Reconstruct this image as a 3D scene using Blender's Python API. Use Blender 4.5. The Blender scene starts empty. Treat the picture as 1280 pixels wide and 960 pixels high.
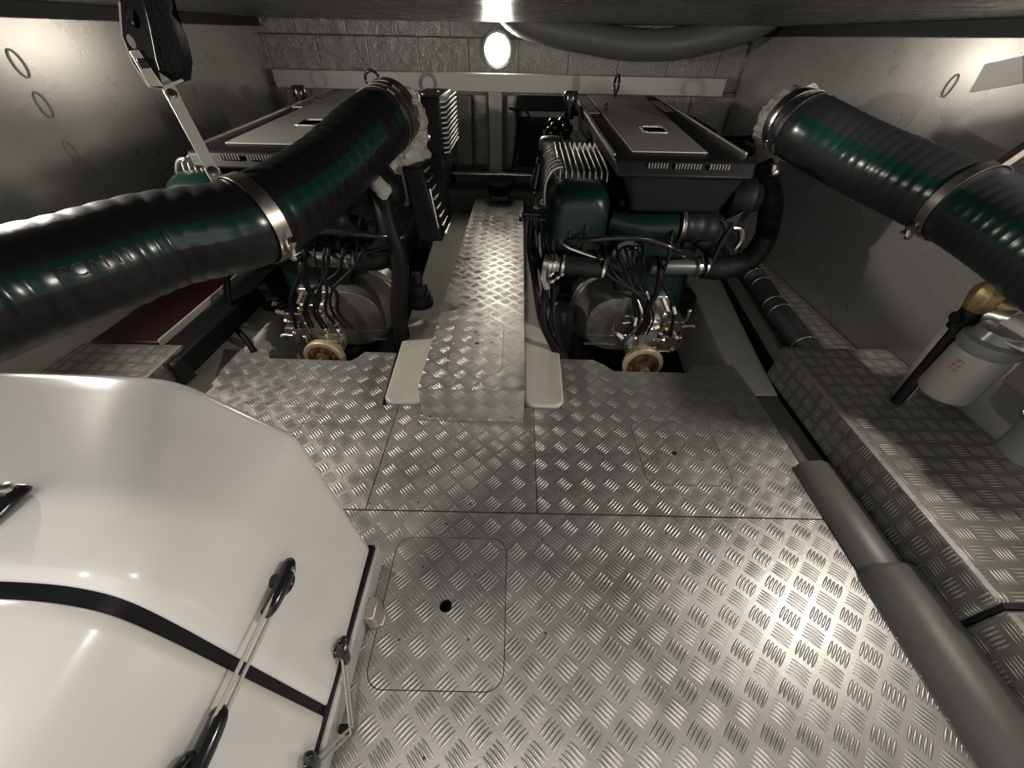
import bpy, bmesh, math, random
from mathutils import Vector as V, Matrix, noise
random.seed(7)
C = bpy.context.scene.collection
# ------------------------------------------------------------ camera model
F_PX, PITCH, ROLL, CAM_H = 490.0, math.radians(41.6), math.radians(1.2), 0.85
FW = V((0, math.cos(PITCH), -math.sin(PITCH)))
U0 = V((0, math.sin(PITCH), math.cos(PITCH)))
R0 = V((1, 0, 0))
RT = R0 * math.cos(ROLL) + U0 * math.sin(ROLL)
UP = U0 * math.cos(ROLL) - R0 * math.sin(ROLL)
EYE = V((0, 0, CAM_H))
def ray(x, y): return FW + RT * ((x - 640) / F_PX) - UP * ((y - 480) / F_PX)
def Pz(x, y, z=0.0): d = ray(x, y); return EYE + d * ((z - CAM_H) / d.z)
def Py(x, y, Y): d = ray(x, y); return EYE + d * (Y / d.y)
def Px(x, y, X): d = ray(x, y); return EYE + d * (X / d.x)
def W(x, y, t): return EYE + ray(x, y) * t

# ------------------------------------------------------------ materials
MATS = {}
def nt(name):
    m = bpy.data.materials.new(name); m.use_nodes = True
    n = m.node_tree.nodes; l = m.node_tree.links
    return m, n, l, n['Principled BSDF']
def mat(name, col, rough=0.5, metal=0.0, bump=0.0, bscale=60, var=0.0, vscale=6, coat=0.0, spec=0.5, rvar=0.0, trans=0.0, emit=0.0, coord='Object'):
    m, n, l, b = nt(name)
    b.inputs['Base Color'].default_value = (*col, 1)
    b.inputs['Roughness'].default_value = rough
    b.inputs['Metallic'].default_value = metal
    b.inputs['Coat Weight'].default_value = coat
    b.inputs['Coat Roughness'].default_value = 0.08
    b.inputs['Specular IOR Level'].default_value = spec
    b.inputs['Transmission Weight'].default_value = trans
    if emit:
        b.inputs['Emission Color'].default_value = (*col, 1); b.inputs['Emission Strength'].default_value = emit
    tc = n.new('ShaderNodeTexCoord')
    if var > 0 or rvar > 0:
        t = n.new('ShaderNodeTexNoise'); t.inputs['Scale'].default_value = vscale; t.inputs['Detail'].default_value = 6
        t.inputs['Roughness'].default_value = 0.62
        l.new(tc.outputs[coord], t.inputs['Vector'])
        if var > 0:
            r = n.new('ShaderNodeMapRange'); r.inputs['From Min'].default_value = 0.3; r.inputs['From Max'].default_value = 0.7
            r.inputs['To Min'].default_value = 1 - var; r.inputs['To Max'].default_value = 1 + var * .5
            l.new(t.outputs['Fac'], r.inputs['Value'])
            mx = n.new('ShaderNodeMix'); mx.data_type = 'RGBA'; mx.blend_type = 'MULTIPLY'; mx.inputs[0].default_value = 1
            mx.inputs[6].default_value = (*col, 1); l.new(r.outputs[0], mx.inputs[7]); l.new(mx.outputs[2], b.inputs['Base Color'])
        if rvar > 0:
            r2 = n.new('ShaderNodeMapRange'); r2.inputs['From Min'].default_value = 0.3; r2.inputs['From Max'].default_value = 0.7
            r2.inputs['To Min'].default_value = max(0.03, rough - rvar); r2.inputs['To Max'].default_value = rough + rvar
            l.new(t.outputs['Fac'], r2.inputs['Value']); l.new(r2.outputs[0], b.inputs['Roughness'])
    if bump > 0:
        t = n.new('ShaderNodeTexNoise'); t.inputs['Scale'].default_value = bscale; t.inputs['Detail'].default_value = 5
        l.new(tc.outputs[coord], t.inputs['Vector'])
        bp = n.new('ShaderNodeBump'); bp.inputs['Strength'].default_value = bump; bp.inputs['Distance'].default_value = 0.01
        l.new(t.outputs['Fac'], bp.inputs['Height']); l.new(bp.outputs[0], b.inputs['Normal'])
    MATS[name] = m
    return m
def mth(n, l, op, a, b=None, c=None):
    x = n.new('ShaderNodeMath'); x.operation = op
    for i, v in enumerate((a, b, c)):
        if v is None: continue
        if isinstance(v, (int, float)): x.inputs[i].default_value = v
        else: l.new(v, x.inputs[i])
    return x.outputs[0]
def tread(name, col, rot=0.0, cell=0.0424, rough=0.365, height=1.15, metal=0.72, ox=0.0, oy=0.0, wear=0.26, barc=0.07):
    """five-bar aluminium tread plate: lens-shaped bars in groups that alternate direction; UV is in metres"""
    m, n, l, b = nt(name)
    uv = n.new('ShaderNodeUVMap'); uv.uv_map = 'UVMap'
    s = n.new('ShaderNodeSeparateXYZ'); l.new(uv.outputs[0], s.inputs[0])
    X = mth(n, l, 'ADD', s.outputs[0], ox); Y = mth(n, l, 'ADD', s.outputs[1], oy)
    ca, sa = math.cos(rot) / cell, math.sin(rot) / cell
    A = mth(n, l, 'ADD', mth(n, l, 'MULTIPLY', X, ca), mth(n, l, 'MULTIPLY', Y, sa))
    B = mth(n, l, 'SUBTRACT', mth(n, l, 'MULTIPLY', Y, ca), mth(n, l, 'MULTIPLY', X, sa))
    fa = mth(n, l, 'FLOOR', A); fb = mth(n, l, 'FLOOR', B)
    a = mth(n, l, 'SUBTRACT', mth(n, l, 'SUBTRACT', A, fa), .5)
    c = mth(n, l, 'SUBTRACT', mth(n, l, 'SUBTRACT', B, fb), .5)
    par = mth(n, l, 'FLOORED_MODULO', mth(n, l, 'ADD', fa, fb), 2.0)
    inv = mth(n, l, 'SUBTRACT', 1.0, par)
    p = mth(n, l, 'ADD', mth(n, l, 'MULTIPLY', a, par), mth(n, l, 'MULTIPLY', c, inv))   # along the bar
    q = mth(n, l, 'ADD', mth(n, l, 'MULTIPLY', c, par), mth(n, l, 'MULTIPLY', a, inv))   # across
    sp = 0.165
    k = mth(n, l, 'ROUND', mth(n, l, 'DIVIDE', q, sp))
    k = mth(n, l, 'MAXIMUM', mth(n, l, 'MINIMUM', k, 2.0), -2.0)
    dq = mth(n, l, 'SUBTRACT', q, mth(n, l, 'MULTIPLY', k, sp))
    pn = mth(n, l, 'DIVIDE', p, 0.40)
    w = mth(n, l, 'SUBTRACT', 1.0, mth(n, l, 'MULTIPLY', pn, pn))          # 1 at the middle, 0 at the tips
    r = mth(n, l, 'DIVIDE', dq, 0.066)
    h = mth(n, l, 'SUBTRACT', w, mth(n, l, 'MULTIPLY', r, r))
    h = mth(n, l, 'MINIMUM', mth(n, l, 'MAXIMUM', h, 0.0), 1.0)
    h = mth(n, l, 'POWER', h, 0.6)
    tc = n.new('ShaderNodeTexCoord')
    t = n.new('ShaderNodeTexNoise'); t.inputs['Scale'].default_value = 5; t.inputs['Detail'].default_value = 8; t.inputs['Roughness'].default_value = .65
    l.new(tc.outputs['Object'], t.inputs['Vector'])
    t2 = n.new('ShaderNodeTexNoise'); t2.inputs['Scale'].default_value = 90; t2.inputs['Detail'].default_value = 4
    l.new(tc.outputs['Object'], t2.inputs['Vector'])
    hh = mth(n, l, 'ADD', h, mth(n, l, 'MULTIPLY', t2.outputs['Fac'], 0.10))
    hh = mth(n, l, 'ADD', hh, mth(n, l, 'MULTIPLY', t.outputs['Fac'], 0.9))
    bp = n.new('ShaderNodeBump'); bp.inputs['Strength'].default_value = 0.9; bp.inputs['Distance'].default_value = 0.0016 * height
    l.new(hh, bp.inputs['Height']); l.new(bp.outputs[0], b.inputs['Normal'])
    rr = n.new('ShaderNodeMapRange'); rr.inputs['From Min'].default_value = .3; rr.inputs['From Max'].default_value = .7
    rr.inputs['To Min'].default_value = rough - .07; rr.inputs['To Max'].default_value = rough + .14
    l.new(t.outputs['Fac'], rr.inputs['Value'])
    l.new(mth(n, l, 'SUBTRACT', rr.outputs[0], mth(n, l, 'MULTIPLY', h, 0.06)), b.inputs['Roughness'])
    cr = n.new('ShaderNodeMapRange'); cr.inputs['From Min'].default_value = .3; cr.inputs['From Max'].default_value = .7
    cr.inputs['To Min'].default_value = 1 - wear; cr.inputs['To Max'].default_value = 1.05
    l.new(t.outputs['Fac'], cr.inputs['Value'])
    mx = n.new('ShaderNodeMix'); mx.data_type = 'RGBA'; mx.blend_type = 'MULTIPLY'; mx.inputs[0].default_value = 1
    mb_ = n.new('ShaderNodeMix'); mb_.data_type = 'RGBA'; l.new(h, mb_.inputs[0])
    mb_.inputs[6].default_value = (col[0] * (1 - barc), col[1] * (1 - barc), col[2] * (1 - barc), 1)
    mb_.inputs[7].default_value = (min(1, col[0] * (1 + barc)), min(1, col[1] * (1 + barc)), min(1, col[2] * (1 + barc)), 1)
    l.new(mb_.outputs[2], mx.inputs[6]); l.new(cr.outputs[0], mx.inputs[7]); l.new(mx.outputs[2], b.inputs['Base Color'])
    b.inputs['Metallic'].default_value = metal
    MATS[name] = m
    return m
def foil(name, col, tile=0.3, crink=1.0, rough=.25, seams=True, metal=1.0):
    m, n, l, b = nt(name)
    tc = n.new('ShaderNodeTexCoord')
    uv = n.new('ShaderNodeUVMap'); uv.uv_map = 'UVMap'
    v = n.new('ShaderNodeTexVoronoi'); v.inputs['Scale'].default_value = 26; v.feature = 'F1'
    wp = n.new('ShaderNodeTexNoise'); wp.inputs['Scale'].default_value = 14; wp.inputs['Detail'].default_value = 7; wp.inputs['Roughness'].default_value = .7
    l.new(tc.outputs['Object'], wp.inputs['Vector'])
    mxv = n.new('ShaderNodeMix'); mxv.data_type = 'RGBA'; mxv.inputs[0].default_value = .15
    l.new(tc.outputs['Object'], mxv.inputs[6]); l.new(wp.outputs['Color'], mxv.inputs[7]); l.new(mxv.outputs[2], v.inputs['Vector'])
    h = mth(n, l, 'ADD', mth(n, l, 'MULTIPLY', v.outputs['Distance'], .5), mth(n, l, 'MULTIPLY', wp.outputs['Fac'], .9))
    if seams:
        br = n.new('ShaderNodeTexBrick'); br.inputs['Scale'].default_value = 1.0
        br.inputs['Mortar Size'].default_value = .004; br.inputs['Mortar Smooth'].default_value = .6
        br.inputs['Brick Width'].default_value = tile; br.inputs['Row Height'].default_value = .21; br.offset = .35
        l.new(uv.outputs[0], br.inputs['Vector'])
        h = mth(n, l, 'SUBTRACT', h, mth(n, l, 'MULTIPLY', br.outputs['Fac'], .7))
        mx = n.new('ShaderNodeMix'); mx.data_type = 'RGBA'; mx.inputs[6].default_value = (*col, 1)
        mx.inputs[7].default_value = (col[0] * .5, col[1] * .5, col[2] * .5, 1)
        l.new(br.outputs['Fac'], mx.inputs[0]); l.new(mx.outputs[2], b.inputs['Base Color'])
    else:
        b.inputs['Base Color'].default_value = (*col, 1)
    bp = n.new('ShaderNodeBump'); bp.inputs['Strength'].default_value = 1; bp.inputs['Distance'].default_value = .02 * crink
    l.new(h, bp.inputs['Height']); l.new(bp.outputs[0], b.inputs['Normal'])
    b.inputs['Metallic'].default_value = metal; b.inputs['Roughness'].default_value = rough
    MATS[name] = m
    return m
def perforated(name):
    m, n, l, b = nt(name)
    uv = n.new('ShaderNodeUVMap'); uv.uv_map = 'UVMap'
    s = n.new('ShaderNodeSeparateXYZ'); l.new(uv.outputs[0], s.inputs[0])
    k = 1 / .0085
    A = mth(n, l, 'MULTIPLY', mth(n, l, 'ADD', s.outputs[0], s.outputs[1]), k)
    B = mth(n, l, 'MULTIPLY', mth(n, l, 'SUBTRACT', s.outputs[0], s.outputs[1]), k)
    a = mth(n, l, 'SUBTRACT', mth(n, l, 'FRACT', A), .5); c = mth(n, l, 'SUBTRACT', mth(n, l, 'FRACT', B), .5)
    d = mth(n, l, 'SQRT', mth(n, l, 'ADD', mth(n, l, 'MULTIPLY', a, a), mth(n, l, 'MULTIPLY', c, c)))
    f = mth(n, l, 'LESS_THAN', d, .25)
    mx = n.new('ShaderNodeMix'); mx.data_type = 'RGBA'; mx.inputs[6].default_value = (.50, .48, .45, 1); mx.inputs[7].default_value = (.03, .03, .03, 1)
    l.new(f, mx.inputs[0]); l.new(mx.outputs[2], b.inputs['Base Color'])
    b.inputs['Metallic'].default_value = .5; b.inputs['Roughness'].default_value = .42
    MATS[name] = m
    return m

M_TREAD = tread('tread_floor', (.52, .50, .475), rot=math.radians(45), ox=.012, oy=.02)
M_TREADW = tread('tread_walkway', (.60, .58, .545), rot=math.radians(45), ox=.03, oy=.0, rough=.32)
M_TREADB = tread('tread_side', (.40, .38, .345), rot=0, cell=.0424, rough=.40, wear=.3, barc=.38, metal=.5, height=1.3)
M_WALL = mat('wall_metal', (.50, .485, .46), rough=.27, metal=.5, bump=.03, bscale=4, var=.12, vscale=2.5, rvar=.04)
M_WALLR = mat('wall_metal_right', (.50, .49, .47), rough=.27, metal=.5, bump=.03, bscale=4, var=.12, vscale=2.8, rvar=.04)
M_FOIL = foil('foil', (.80, .785, .76), crink=2.4, rough=.27, tile=.27, metal=.55)
M_FOILW = foil('foil_wrap', (.56, .53, .47), crink=.8, rough=.42, seams=False, metal=.35)
M_CEIL = mat('ceiling_gloss', (.012, .012, .012), rough=.27, bump=.12, bscale=7, rvar=.06, vscale=9)
M_PIT = mat('pit_black', (.002, .002, .002), rough=1, spec=0)
M_BLACK = mat('black_plastic', (.007, .007, .008), rough=.5, spec=.18, bump=.05, bscale=150)
M_BLACKG = mat('black_gloss', (.012, .012, .013), rough=.17)
M_RUBBER = mat('rubber', (.009, .009, .010), rough=.5, spec=.3, bump=.06, bscale=70)
M_HOSE = mat('hose_rubber', (.008, .008, .009), rough=.42, spec=.35, bump=.05, bscale=90)
M_HOSER = mat('hose_rubber_dusty', (.018, .019, .022), rough=.45, spec=.4, bump=.05, bscale=90)
M_GREENS = mat('green_stripe', (.006, .030, .025), rough=.22)
M_GREEN = mat('green_paint', (.003, .015, .011), rough=.36, spec=.35, var=.2, vscale=8, bump=.04, bscale=60)
M_CREAM = mat('cream_gelcoat', (.56, .54, .47), rough=.42, var=.14, vscale=7, bump=.05, bscale=40)
M_BEAM = mat('beam_paint', (.46, .45, .42), rough=.42, var=.06)
M_STEEL = mat('steel', (.62, .60, .56), rough=.27, metal=1, rvar=.06, vscale=30)
M_BAND = mat('brushed_band', (.56, .51, .46), rough=.33, metal=1, rvar=.08, vscale=25)
M_STRAP = mat('strap_metal', (.74, .70, .62), rough=.42, metal=.25)
M_ALU = mat('cast_alu', (.55, .53, .49), rough=.36, metal=.85, var=.2, vscale=30, bump=.1, bscale=80)
M_GEAR = mat('gearbox_metal', (.19, .18, .16), rough=.36, metal=.6, var=.35, vscale=14, bump=.2, bscale=45)
M_BRASS = mat('brass_dirty', (.34, .25, .12), rough=.42, metal=.7, var=.35, vscale=30, bump=.2, bscale=60)
M_RUST = mat('rust', (.16, .075, .035), rough=.6, metal=.3, var=.5, vscale=45, bump=.4, bscale=90)
M_RIM = mat('flange_rim', (.62, .50, .34), rough=.5, metal=.3, var=.3, vscale=60)
M_WHITE = mat('white_gelcoat', (.77, .745, .70), rough=.20, coat=.5, var=.025, vscale=4, bump=.012, bscale=9)
M_GREYW = mat('grey_base', (.50, .48, .44), rough=.4, var=.15, vscale=20)
M_SILL = mat('grey_vinyl', (.115, .112, .10), rough=.42, var=.15, vscale=8, bump=.05, bscale=30)
M_DUCT = mat('duct_grey', (.10, .10, .098), rough=.5, bump=.08, bscale=60)
M_CLEAR = mat('clear_rubber', (.52, .50, .43), rough=.3, trans=.25)
M_DARK = mat('bilge_dark', (.02, .02, .018), rough=.6)
M_OIL = mat('oil_cooler_grey', (.12, .12, .115), rough=.35, metal=.5)
M_RED = mat('red_paint', (.03, .003, .005), rough=.45, var=.3, vscale=10)
M_FILTER = mat('filter_can', (.22, .215, .195), rough=.42, var=.08)
M_CLOUD = mat('filter_bowl', (.13, .13, .12), rough=.25)
M_TAG = mat('white_tag', (.75, .74, .70), rough=.5)
M_WIRER = mat('red_wire', (.35, .05, .03), rough=.5)
M_SPECK = mat('screw_dark', (.09, .08, .07), rough=.4, metal=.7)
M_SLOT = mat('slot_mark', (.20, .19, .175), rough=.5, metal=.5)
M_MARK = mat('wall_mark', (.30, .29, .27), rough=.45, metal=.4)
M_PATCH = mat('wall_patch', (.40, .395, .38), rough=.42, metal=.7)
M_LABELR = mat('print_red', (.22, .09, .06), rough=.6)
M_LETTER = mat('letter_dark', (.012, .02, .018), rough=.5)
M_BADGE = mat('badge', (.30, .30, .29), rough=.3, metal=.6, var=.4, vscale=60)
M_PERF = perforated('perforated_panel')
M_LAMP = mat('lamp_face', (1.0, .92, .80), rough=.5, emit=52)

# ------------------------------------------------------------ mesh builder
class MB:
    def __init__(s): s.v = []; s.f = []
    def add(s, vs, fs):
        o = len(s.v); s.v += [V(p) for p in vs]; s.f += [tuple(i + o for i in f) for f in fs]; return s
    def box(s, c, d, rot=None):
        c = V(c); vs = []
        for x in (-.5, .5):
            for y in (-.5, .5):
                for z in (-.5, .5):
                    p = V((x * d[0], y * d[1], z * d[2]))
                    if rot is not None: p = rot @ p
                    vs.append(c + p)
        return s.add(vs, [(0, 1, 3, 2), (4, 6, 7, 5), (0, 4, 5, 1), (2, 3, 7, 6), (0, 2, 6, 4), (1, 5, 7, 3)])
    def bb(s, lo, hi): return s.box([(lo[i] + hi[i]) / 2 for i in range(3)], [abs(hi[i] - lo[i]) for i in range(3)])
    def hexa(s, bot, top):
        """bot, top: 4 points each, same order (ccw seen from above)"""
        return s.add(list(bot) + list(top), [(3, 2, 1, 0), (4, 5, 6, 7), (0, 1, 5, 4), (1, 2, 6, 5), (2, 3, 7, 6), (3, 0, 4, 7)])
    def prism(s, pts, vec):
        n = len(pts); vec = V(vec); a = [V(p) for p in pts]
        return s.add(a + [p + vec for p in a], [tuple(range(n))[::-1], tuple(range(n, 2 * n))] + [(i, (i + 1) % n, n + (i + 1) % n, n + i) for i in range(n)])
    def rings(s, rs, cap=True, close=True):
        n = len(rs[0]); vs = [p for r in rs for p in r]; fs = []
        for k in range(len(rs) - 1):
            for i in range(n if close else n - 1):
                j = (i + 1) % n
                fs.append((k * n + i, k * n + j, (k + 1) * n + j, (k + 1) * n + i))
        if cap: fs += [tuple(range(n))[::-1], tuple(range((len(rs) - 1) * n, len(rs) * n))]
        return s.add(vs, fs)
    def tube(s, pts, r, seg=16, cap=True, crumple=0, fr=None):
        pts = [V(p) for p in pts]; rs = []; N = len(pts)
        frs = fr or frames(pts)
        for i, p in enumerate(pts):
            rad = r(i / (N - 1)) if callable(r) else r
            t, a, b = frs[i]; ring = []
            for k in range(seg):
                th = 2 * math.pi * k / seg
                d = a * math.cos(th) + b * math.sin(th)
                q = rad
                if crumple: q *= 1 + crumple * noise.noise((p + d * rad) * 28) + crumple * .5 * noise.noise((p + d * rad) * 75)
                ring.append(p + d * q)
            rs.append(ring)
        return s.rings(rs, cap)
    def cyl(s, a, b, r, seg=20, r2=None):
        a, b = V(a), V(b); return s.tube([a, b], (lambda u: r + (r2 - r) * u) if r2 is not None else r, seg)
    def lathe(s, o, ax, prof, seg=28):
        """prof: (distance along axis, radius)"""
        o = V(o); ax = V(ax).normalized()
        a = ax.orthogonal().normalized(); b = ax.cross(a)
        rs = [[o + ax * h + (a * math.cos(2 * math.pi * k / seg) + b * math.sin(2 * math.pi * k / seg)) * max(r, 1e-5) for k in range(seg)] for h, r in prof]
        return s.rings(rs)
    def torus(s, c, ax, R, r, seg=28, seg2=10, a0=0, a1=2 * math.pi, ref=None, sx=1.0):
        c = V(c); ax = V(ax).normalized(); a = (V(ref) - ax * V(ref).dot(ax)).normalized() if ref else ax.orthogonal().normalized(); b = ax.cross(a)
        full = abs(a1 - a0 - 2 * math.pi) < 1e-4; n = seg if full else seg + 1; rs = []
        for k in range(n):
            th = a0 + (a1 - a0) * k / seg; d = a * math.cos(th) * sx + b * math.sin(th); dn = (a * math.cos(th) + b * math.sin(th))
            rs.append([c + d * R + dn * r * math.cos(2 * math.pi * j / seg2) + ax * r * math.sin(2 * math.pi * j / seg2) for j in range(seg2)])
        if full: rs.append(rs[0]); return s.rings(rs, cap=False)
        return s.rings(rs)
    def band(s, c, ax, R, w, th=.0015, seg=40, a0=0, a1=2 * math.pi, ref=(0, 0, 1)):
        """a flat metal band round an axis"""
        c = V(c); ax = V(ax).normalized(); a = (V(ref) - ax * V(ref).dot(ax)).normalized(); b = ax.cross(a)
        full = abs(a1 - a0 - 2 * math.pi) < 1e-4; rs = []
        for k in range(seg + 1):
            t = a0 + (a1 - a0) * k / seg; d = a * math.cos(t) + b * math.sin(t)
            rs.append([c + d * R - ax * w / 2, c + d * (R + th) - ax * w / 2, c + d * (R + th) + ax * w / 2, c + d * R + ax * w / 2])
        return s.rings(rs, cap=not full)
    def sph(s, c, r, sc=(1, 1, 1), seg=16):
        c = V(c); rs = []
        for i in range(seg // 2 + 1):
            ph = math.pi * i / (seg // 2); rr = max(math.sin(ph), 1e-4)
            rs.append([c + V((rr * math.cos(2 * math.pi * k / seg) * sc[0], rr * math.sin(2 * math.pi * k / seg) * sc[1], math.cos(ph) * sc[2])) * r for k in range(seg)])
        return s.rings(rs)
def frames(pts):
    out = []; N = len(pts); a = None
    for i in range(N):
        t = (pts[min(i + 1, N - 1)] - pts[max(i - 1, 0)]).normalized()
        if a is None: a = (V((0, 0, 1)) - t * t.z); a = a.normalized() if a.length > .1 else t.orthogonal().normalized()
        else: a = (a - t * a.dot(t)).normalized()
        out.append((t, a, t.cross(a)))
    return out
def cr(pts, n=8):
    """smooth curve through the points"""
    P = [V(p) for p in pts]; P = [P[0] * 2 - P[1]] + P + [P[-1] * 2 - P[-2]]; out = []
    for i in range(1, len(P) - 2):
        for k in range(n):
            t = k / n; a, b, c, d = P[i - 1], P[i], P[i + 1], P[i + 2]
            out.append(.5 * ((2 * b) + (c - a) * t + (2 * a - 5 * b + 4 * c - d) * t * t + (3 * b - a - 3 * c + d) * t ** 3))
    out.append(P[-2]); return out
def resample(pts, step):
    L = [0]
    for i in range(1, len(pts)): L.append(L[-1] + (pts[i] - pts[i - 1]).length)
    n = max(2, int(L[-1] / step)); out = []; j = 0
    for k in range(n + 1):
        s = L[-1] * k / n
        while j < len(L) - 2 and L[j + 1] < s: j += 1
        u = (s - L[j]) / max(1e-9, L[j + 1] - L[j]); out.append(pts[j].lerp(pts[j + 1], min(1, u)))
    return out, L[-1]

# ------------------------------------------------------------ objects
def link_mesh(name, mb, m, parent=None, bev=0, smooth=38, seg=2, flat=False):
    base = V((0, 0, 0)); p = parent
    while p is not None: base += p.location; p = p.parent
    top = parent is None
    if isinstance(mb, MB):
        me = bpy.data.meshes.new(name)
        loc = V((0, 0, 0))
        me.from_pydata([v - base for v in mb.v], [], mb.f)
        bm = bmesh.new(); bm.from_mesh(me)
        bmesh.ops.recalc_face_normals(bm, faces=bm.faces)
        bm.to_mesh(me); bm.free()
    else:
        me = mb
    uvl = me.uv_layers.new(name='UVMap')
    for poly in me.polygons:
        n = poly.normal; ax = max(range(3), key=lambda i: abs(n[i]))
        for li in poly.loop_indices:
            c = me.vertices[me.loops[li].vertex_index].co + base
            uvl.data[li].uv = (c.x, c.y) if ax == 2 else ((c.y, c.z) if ax == 0 else (c.x, c.z))
    if not flat:
        me.polygons.foreach_set('use_smooth', [True] * len(me.polygons))
        me.set_sharp_from_angle(angle=math.radians(smooth))
    me.materials.append(m)
    o = bpy.data.objects.new(name, me); C.objects.link(o)
    if parent is not None: o.parent = parent
    if bev:
        b = o.modifiers.new('bevel', 'BEVEL'); b.width = bev; b.segments = seg; b.limit_method = 'ANGLE'; b.angle_limit = math.radians(32)
        b.harden_normals = False
    return o
def tag(o, label, cat, group=None):
    o['label'] = label; o['category'] = cat
    if group: o['group'] = group
    return o
def thing(name, label, cat, loc=(0, 0, 0), group=None):
    o = bpy.data.objects.new(name, None); C.objects.link(o); o.location = loc; o.empty_display_size = .05
    return tag(o, label, cat, group)
def struct(name, mb, m, **k):
    o = link_mesh(name, mb, m, **k); o['kind'] = 'structure'; return o

def rrect(x0, y0, x1, y1, r, z, n=6):
    pts = []
    for cx, cy, a in ((x1 - r, y1 - r, 0), (x0 + r, y1 - r, 90), (x0 + r, y0 + r, 180), (x1 - r, y0 + r, 270)):
        for k in range(n + 1):
            t = math.radians(a + 90 * k / n); pts.append(V((cx + r * math.cos(t), cy + r * math.sin(t), z)))
    return pts
def circ(x, y, r, z, n=16): return [V((x + r * math.cos(2 * math.pi * k / n), y + r * math.sin(2 * math.pi * k / n), z)) for k in range(n)]
def plate(outer, holes, z1, th):
    """a flat sheet with holes cut through it"""
    bm = bmesh.new(); loops = []
    for lp in [outer] + holes:
        vs = [bm.verts.new((p[0], p[1], z1)) for p in lp]
        for i in range(len(vs)): bm.edges.new((vs[i], vs[(i + 1) % len(vs)]))
        loops.append(vs)
    bmesh.ops.triangle_fill(bm, use_beauty=True, use_dissolve=False, edges=bm.edges[:])
    mb = MB(); bm.verts.ensure_lookup_table(); bm.verts.index_update()
    tv = [v.co.copy() for v in bm.verts]; tf = [tuple(v.index for v in f.verts) for f in bm.faces]
    n = len(tv); bot = [v - V((0, 0, th)) for v in tv]
    fs = tf + [tuple(i + n for i in f[::-1]) for f in tf]
    for lp in loops:
        for i in range(len(lp)):
            a, b = lp[i].index, lp[(i + 1) % len(lp)].index; fs.append((a, b, b + n, a + n))
    bm.free(); mb.add(tv + bot, fs); return mb

# ============================================================ SETTING
BACK_Y, RX, LX, CZ = 2.75, 1.205, -1.345, .90
struct('floor', MB().bb((LX - .1, -1.0, -.36), (RX + .1, BACK_Y + .06, -.30)), M_DARK)
WR_ = struct('wall_right', MB().bb((RX, -.6, -.3), (RX + .03, 2.70, .868)).bb((RX + .03, -.9, -.3), (RX + .06, 2.81, 1.0)), M_WALLR, bev=.003)
WL_ = struct('wall_left', MB().bb((LX - .03, -.6, -.3), (LX, 2.62, .868)).bb((LX - .06, -.9, -.3), (LX - .03, 2.81, 1.0)), M_WALL, bev=.003)
struct('wall_back', MB().bb((LX - .06, BACK_Y, -.3), (RX + .06, BACK_Y + .05, 1.0)), M_FOIL)
# ceiling with the hatch opening over the camera
hx0, hx1, hy0, hy1 = -.95, .95, -.75, .0885
struct('ceiling', plate([(LX - .06, -.95), (RX + .06, -.95), (RX + .06, 2.8), (LX - .06, 2.8)], [[(hx0, hy0), (hx0, hy1), (hx1, hy1), (hx1, hy0)]], CZ + .04, .04), M_CEIL)
# dark strips standing in for the shadow in the gap between liner and ceiling
struct('gap_shade_strip', MB().bb((LX - .03, -.5, .868), (LX - .005, 2.75, .90)).bb((RX + .005, -.5, .868), (RX + .03, 2.75, .90)), M_DARK)
# bulkhead cross beam and post
struct('trim_2', MB().bb((-1.32, 2.66, .618), (1.115, 2.72, .698)), M_BEAM, bev=.004)
struct('trim_3', MB().bb((-.163, 2.665, .215), (-.088, 2.73, .618)), M_BEAM, bev=.003)
# engine beds (cream moulded stringers)
def poly_z(px, z0, z1): return MB().prism([(p[0], p[1], z1) for p in px], (0, 0, z0 - z1))
r = .035
def rounded_front(x0, x1, xb0, xb1, y0, y1, z):
    pts = [(xb0, y1), (x0, y0 + r)]
    for k in range(1, 5): t = math.radians(180 + 90 * k / 5); pts.append((x0 + r + r * math.cos(t), y0 + r + r * math.sin(t)))
    pts.append((x0 + r, y0)); pts.append((x1 - r, y0))
    for k in range(1, 5): t = math.radians(270 + 90 * k / 5); pts.append((x1 - r + r * math.cos(t), y0 + r + r * math.sin(t)))
    pts += [(x1, y0 + r), (xb1, y1)]
    return [(a, b, z) for a, b in pts]
struct('trim_4', MB().prism(rounded_front(-.395, -.262, -.47, -.24, .852, 2.6, .008), (0, 0, -.3)), M_CREAM, bev=.008, seg=3)
struct('trim_5', MB().prism(rounded_front(.040, .163, .04, .20, .852, 2.6, .008), (0, 0, -.3)), M_CREAM, bev=.008, seg=3)
struct('trim_6', poly_z([(.752, .93), (.862, .93), (.90, 1.2), (.99, 1.75), (1.05, 2.5), (.86, 2.5), (.80, 1.47), (.76, 1.1)], -.3, -.003), M_CREAM, bev=.008)
struct('trim_7', poly_z([(-1.10, .6), (-.90, .6), (-.945, 1.1), (-.945, 2.5), (-1.09, 2.5)], -.3, -.006), M_CREAM, bev=.008)
# grey rounded sill along the right edge of the deck
def sill(y0, y1, x0, x1, h):
    n = 12; rs = []
    for Y in (y0, y0 + .01, y1 - .01, y1):
        k = .93 if Y in (y0, y1) else 1
        rs.append([V((x0 + (x1 - x0) * (.5 - .5 * k * math.cos(math.pi * i / n)), Y, h * k * math.sin(math.pi * i / n) ** .7 - .004)) for i in range(n + 1)] + [V((x1, Y, -.1)), V((x0, Y, -.1))])
    return MB().rings(rs)
struct('trim_8', sill(.37, .645, .752, .855, .040), M_SILL, smooth=50)
struct('trim_9', sill(-.5, .375, .748, .875, .050), M_SILL, smooth=50)
struct('gap_shade_strip0', MB().bb((.785, .64, -.1), (.855, .93, -.002)), M_SILL, bev=.004)

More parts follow.
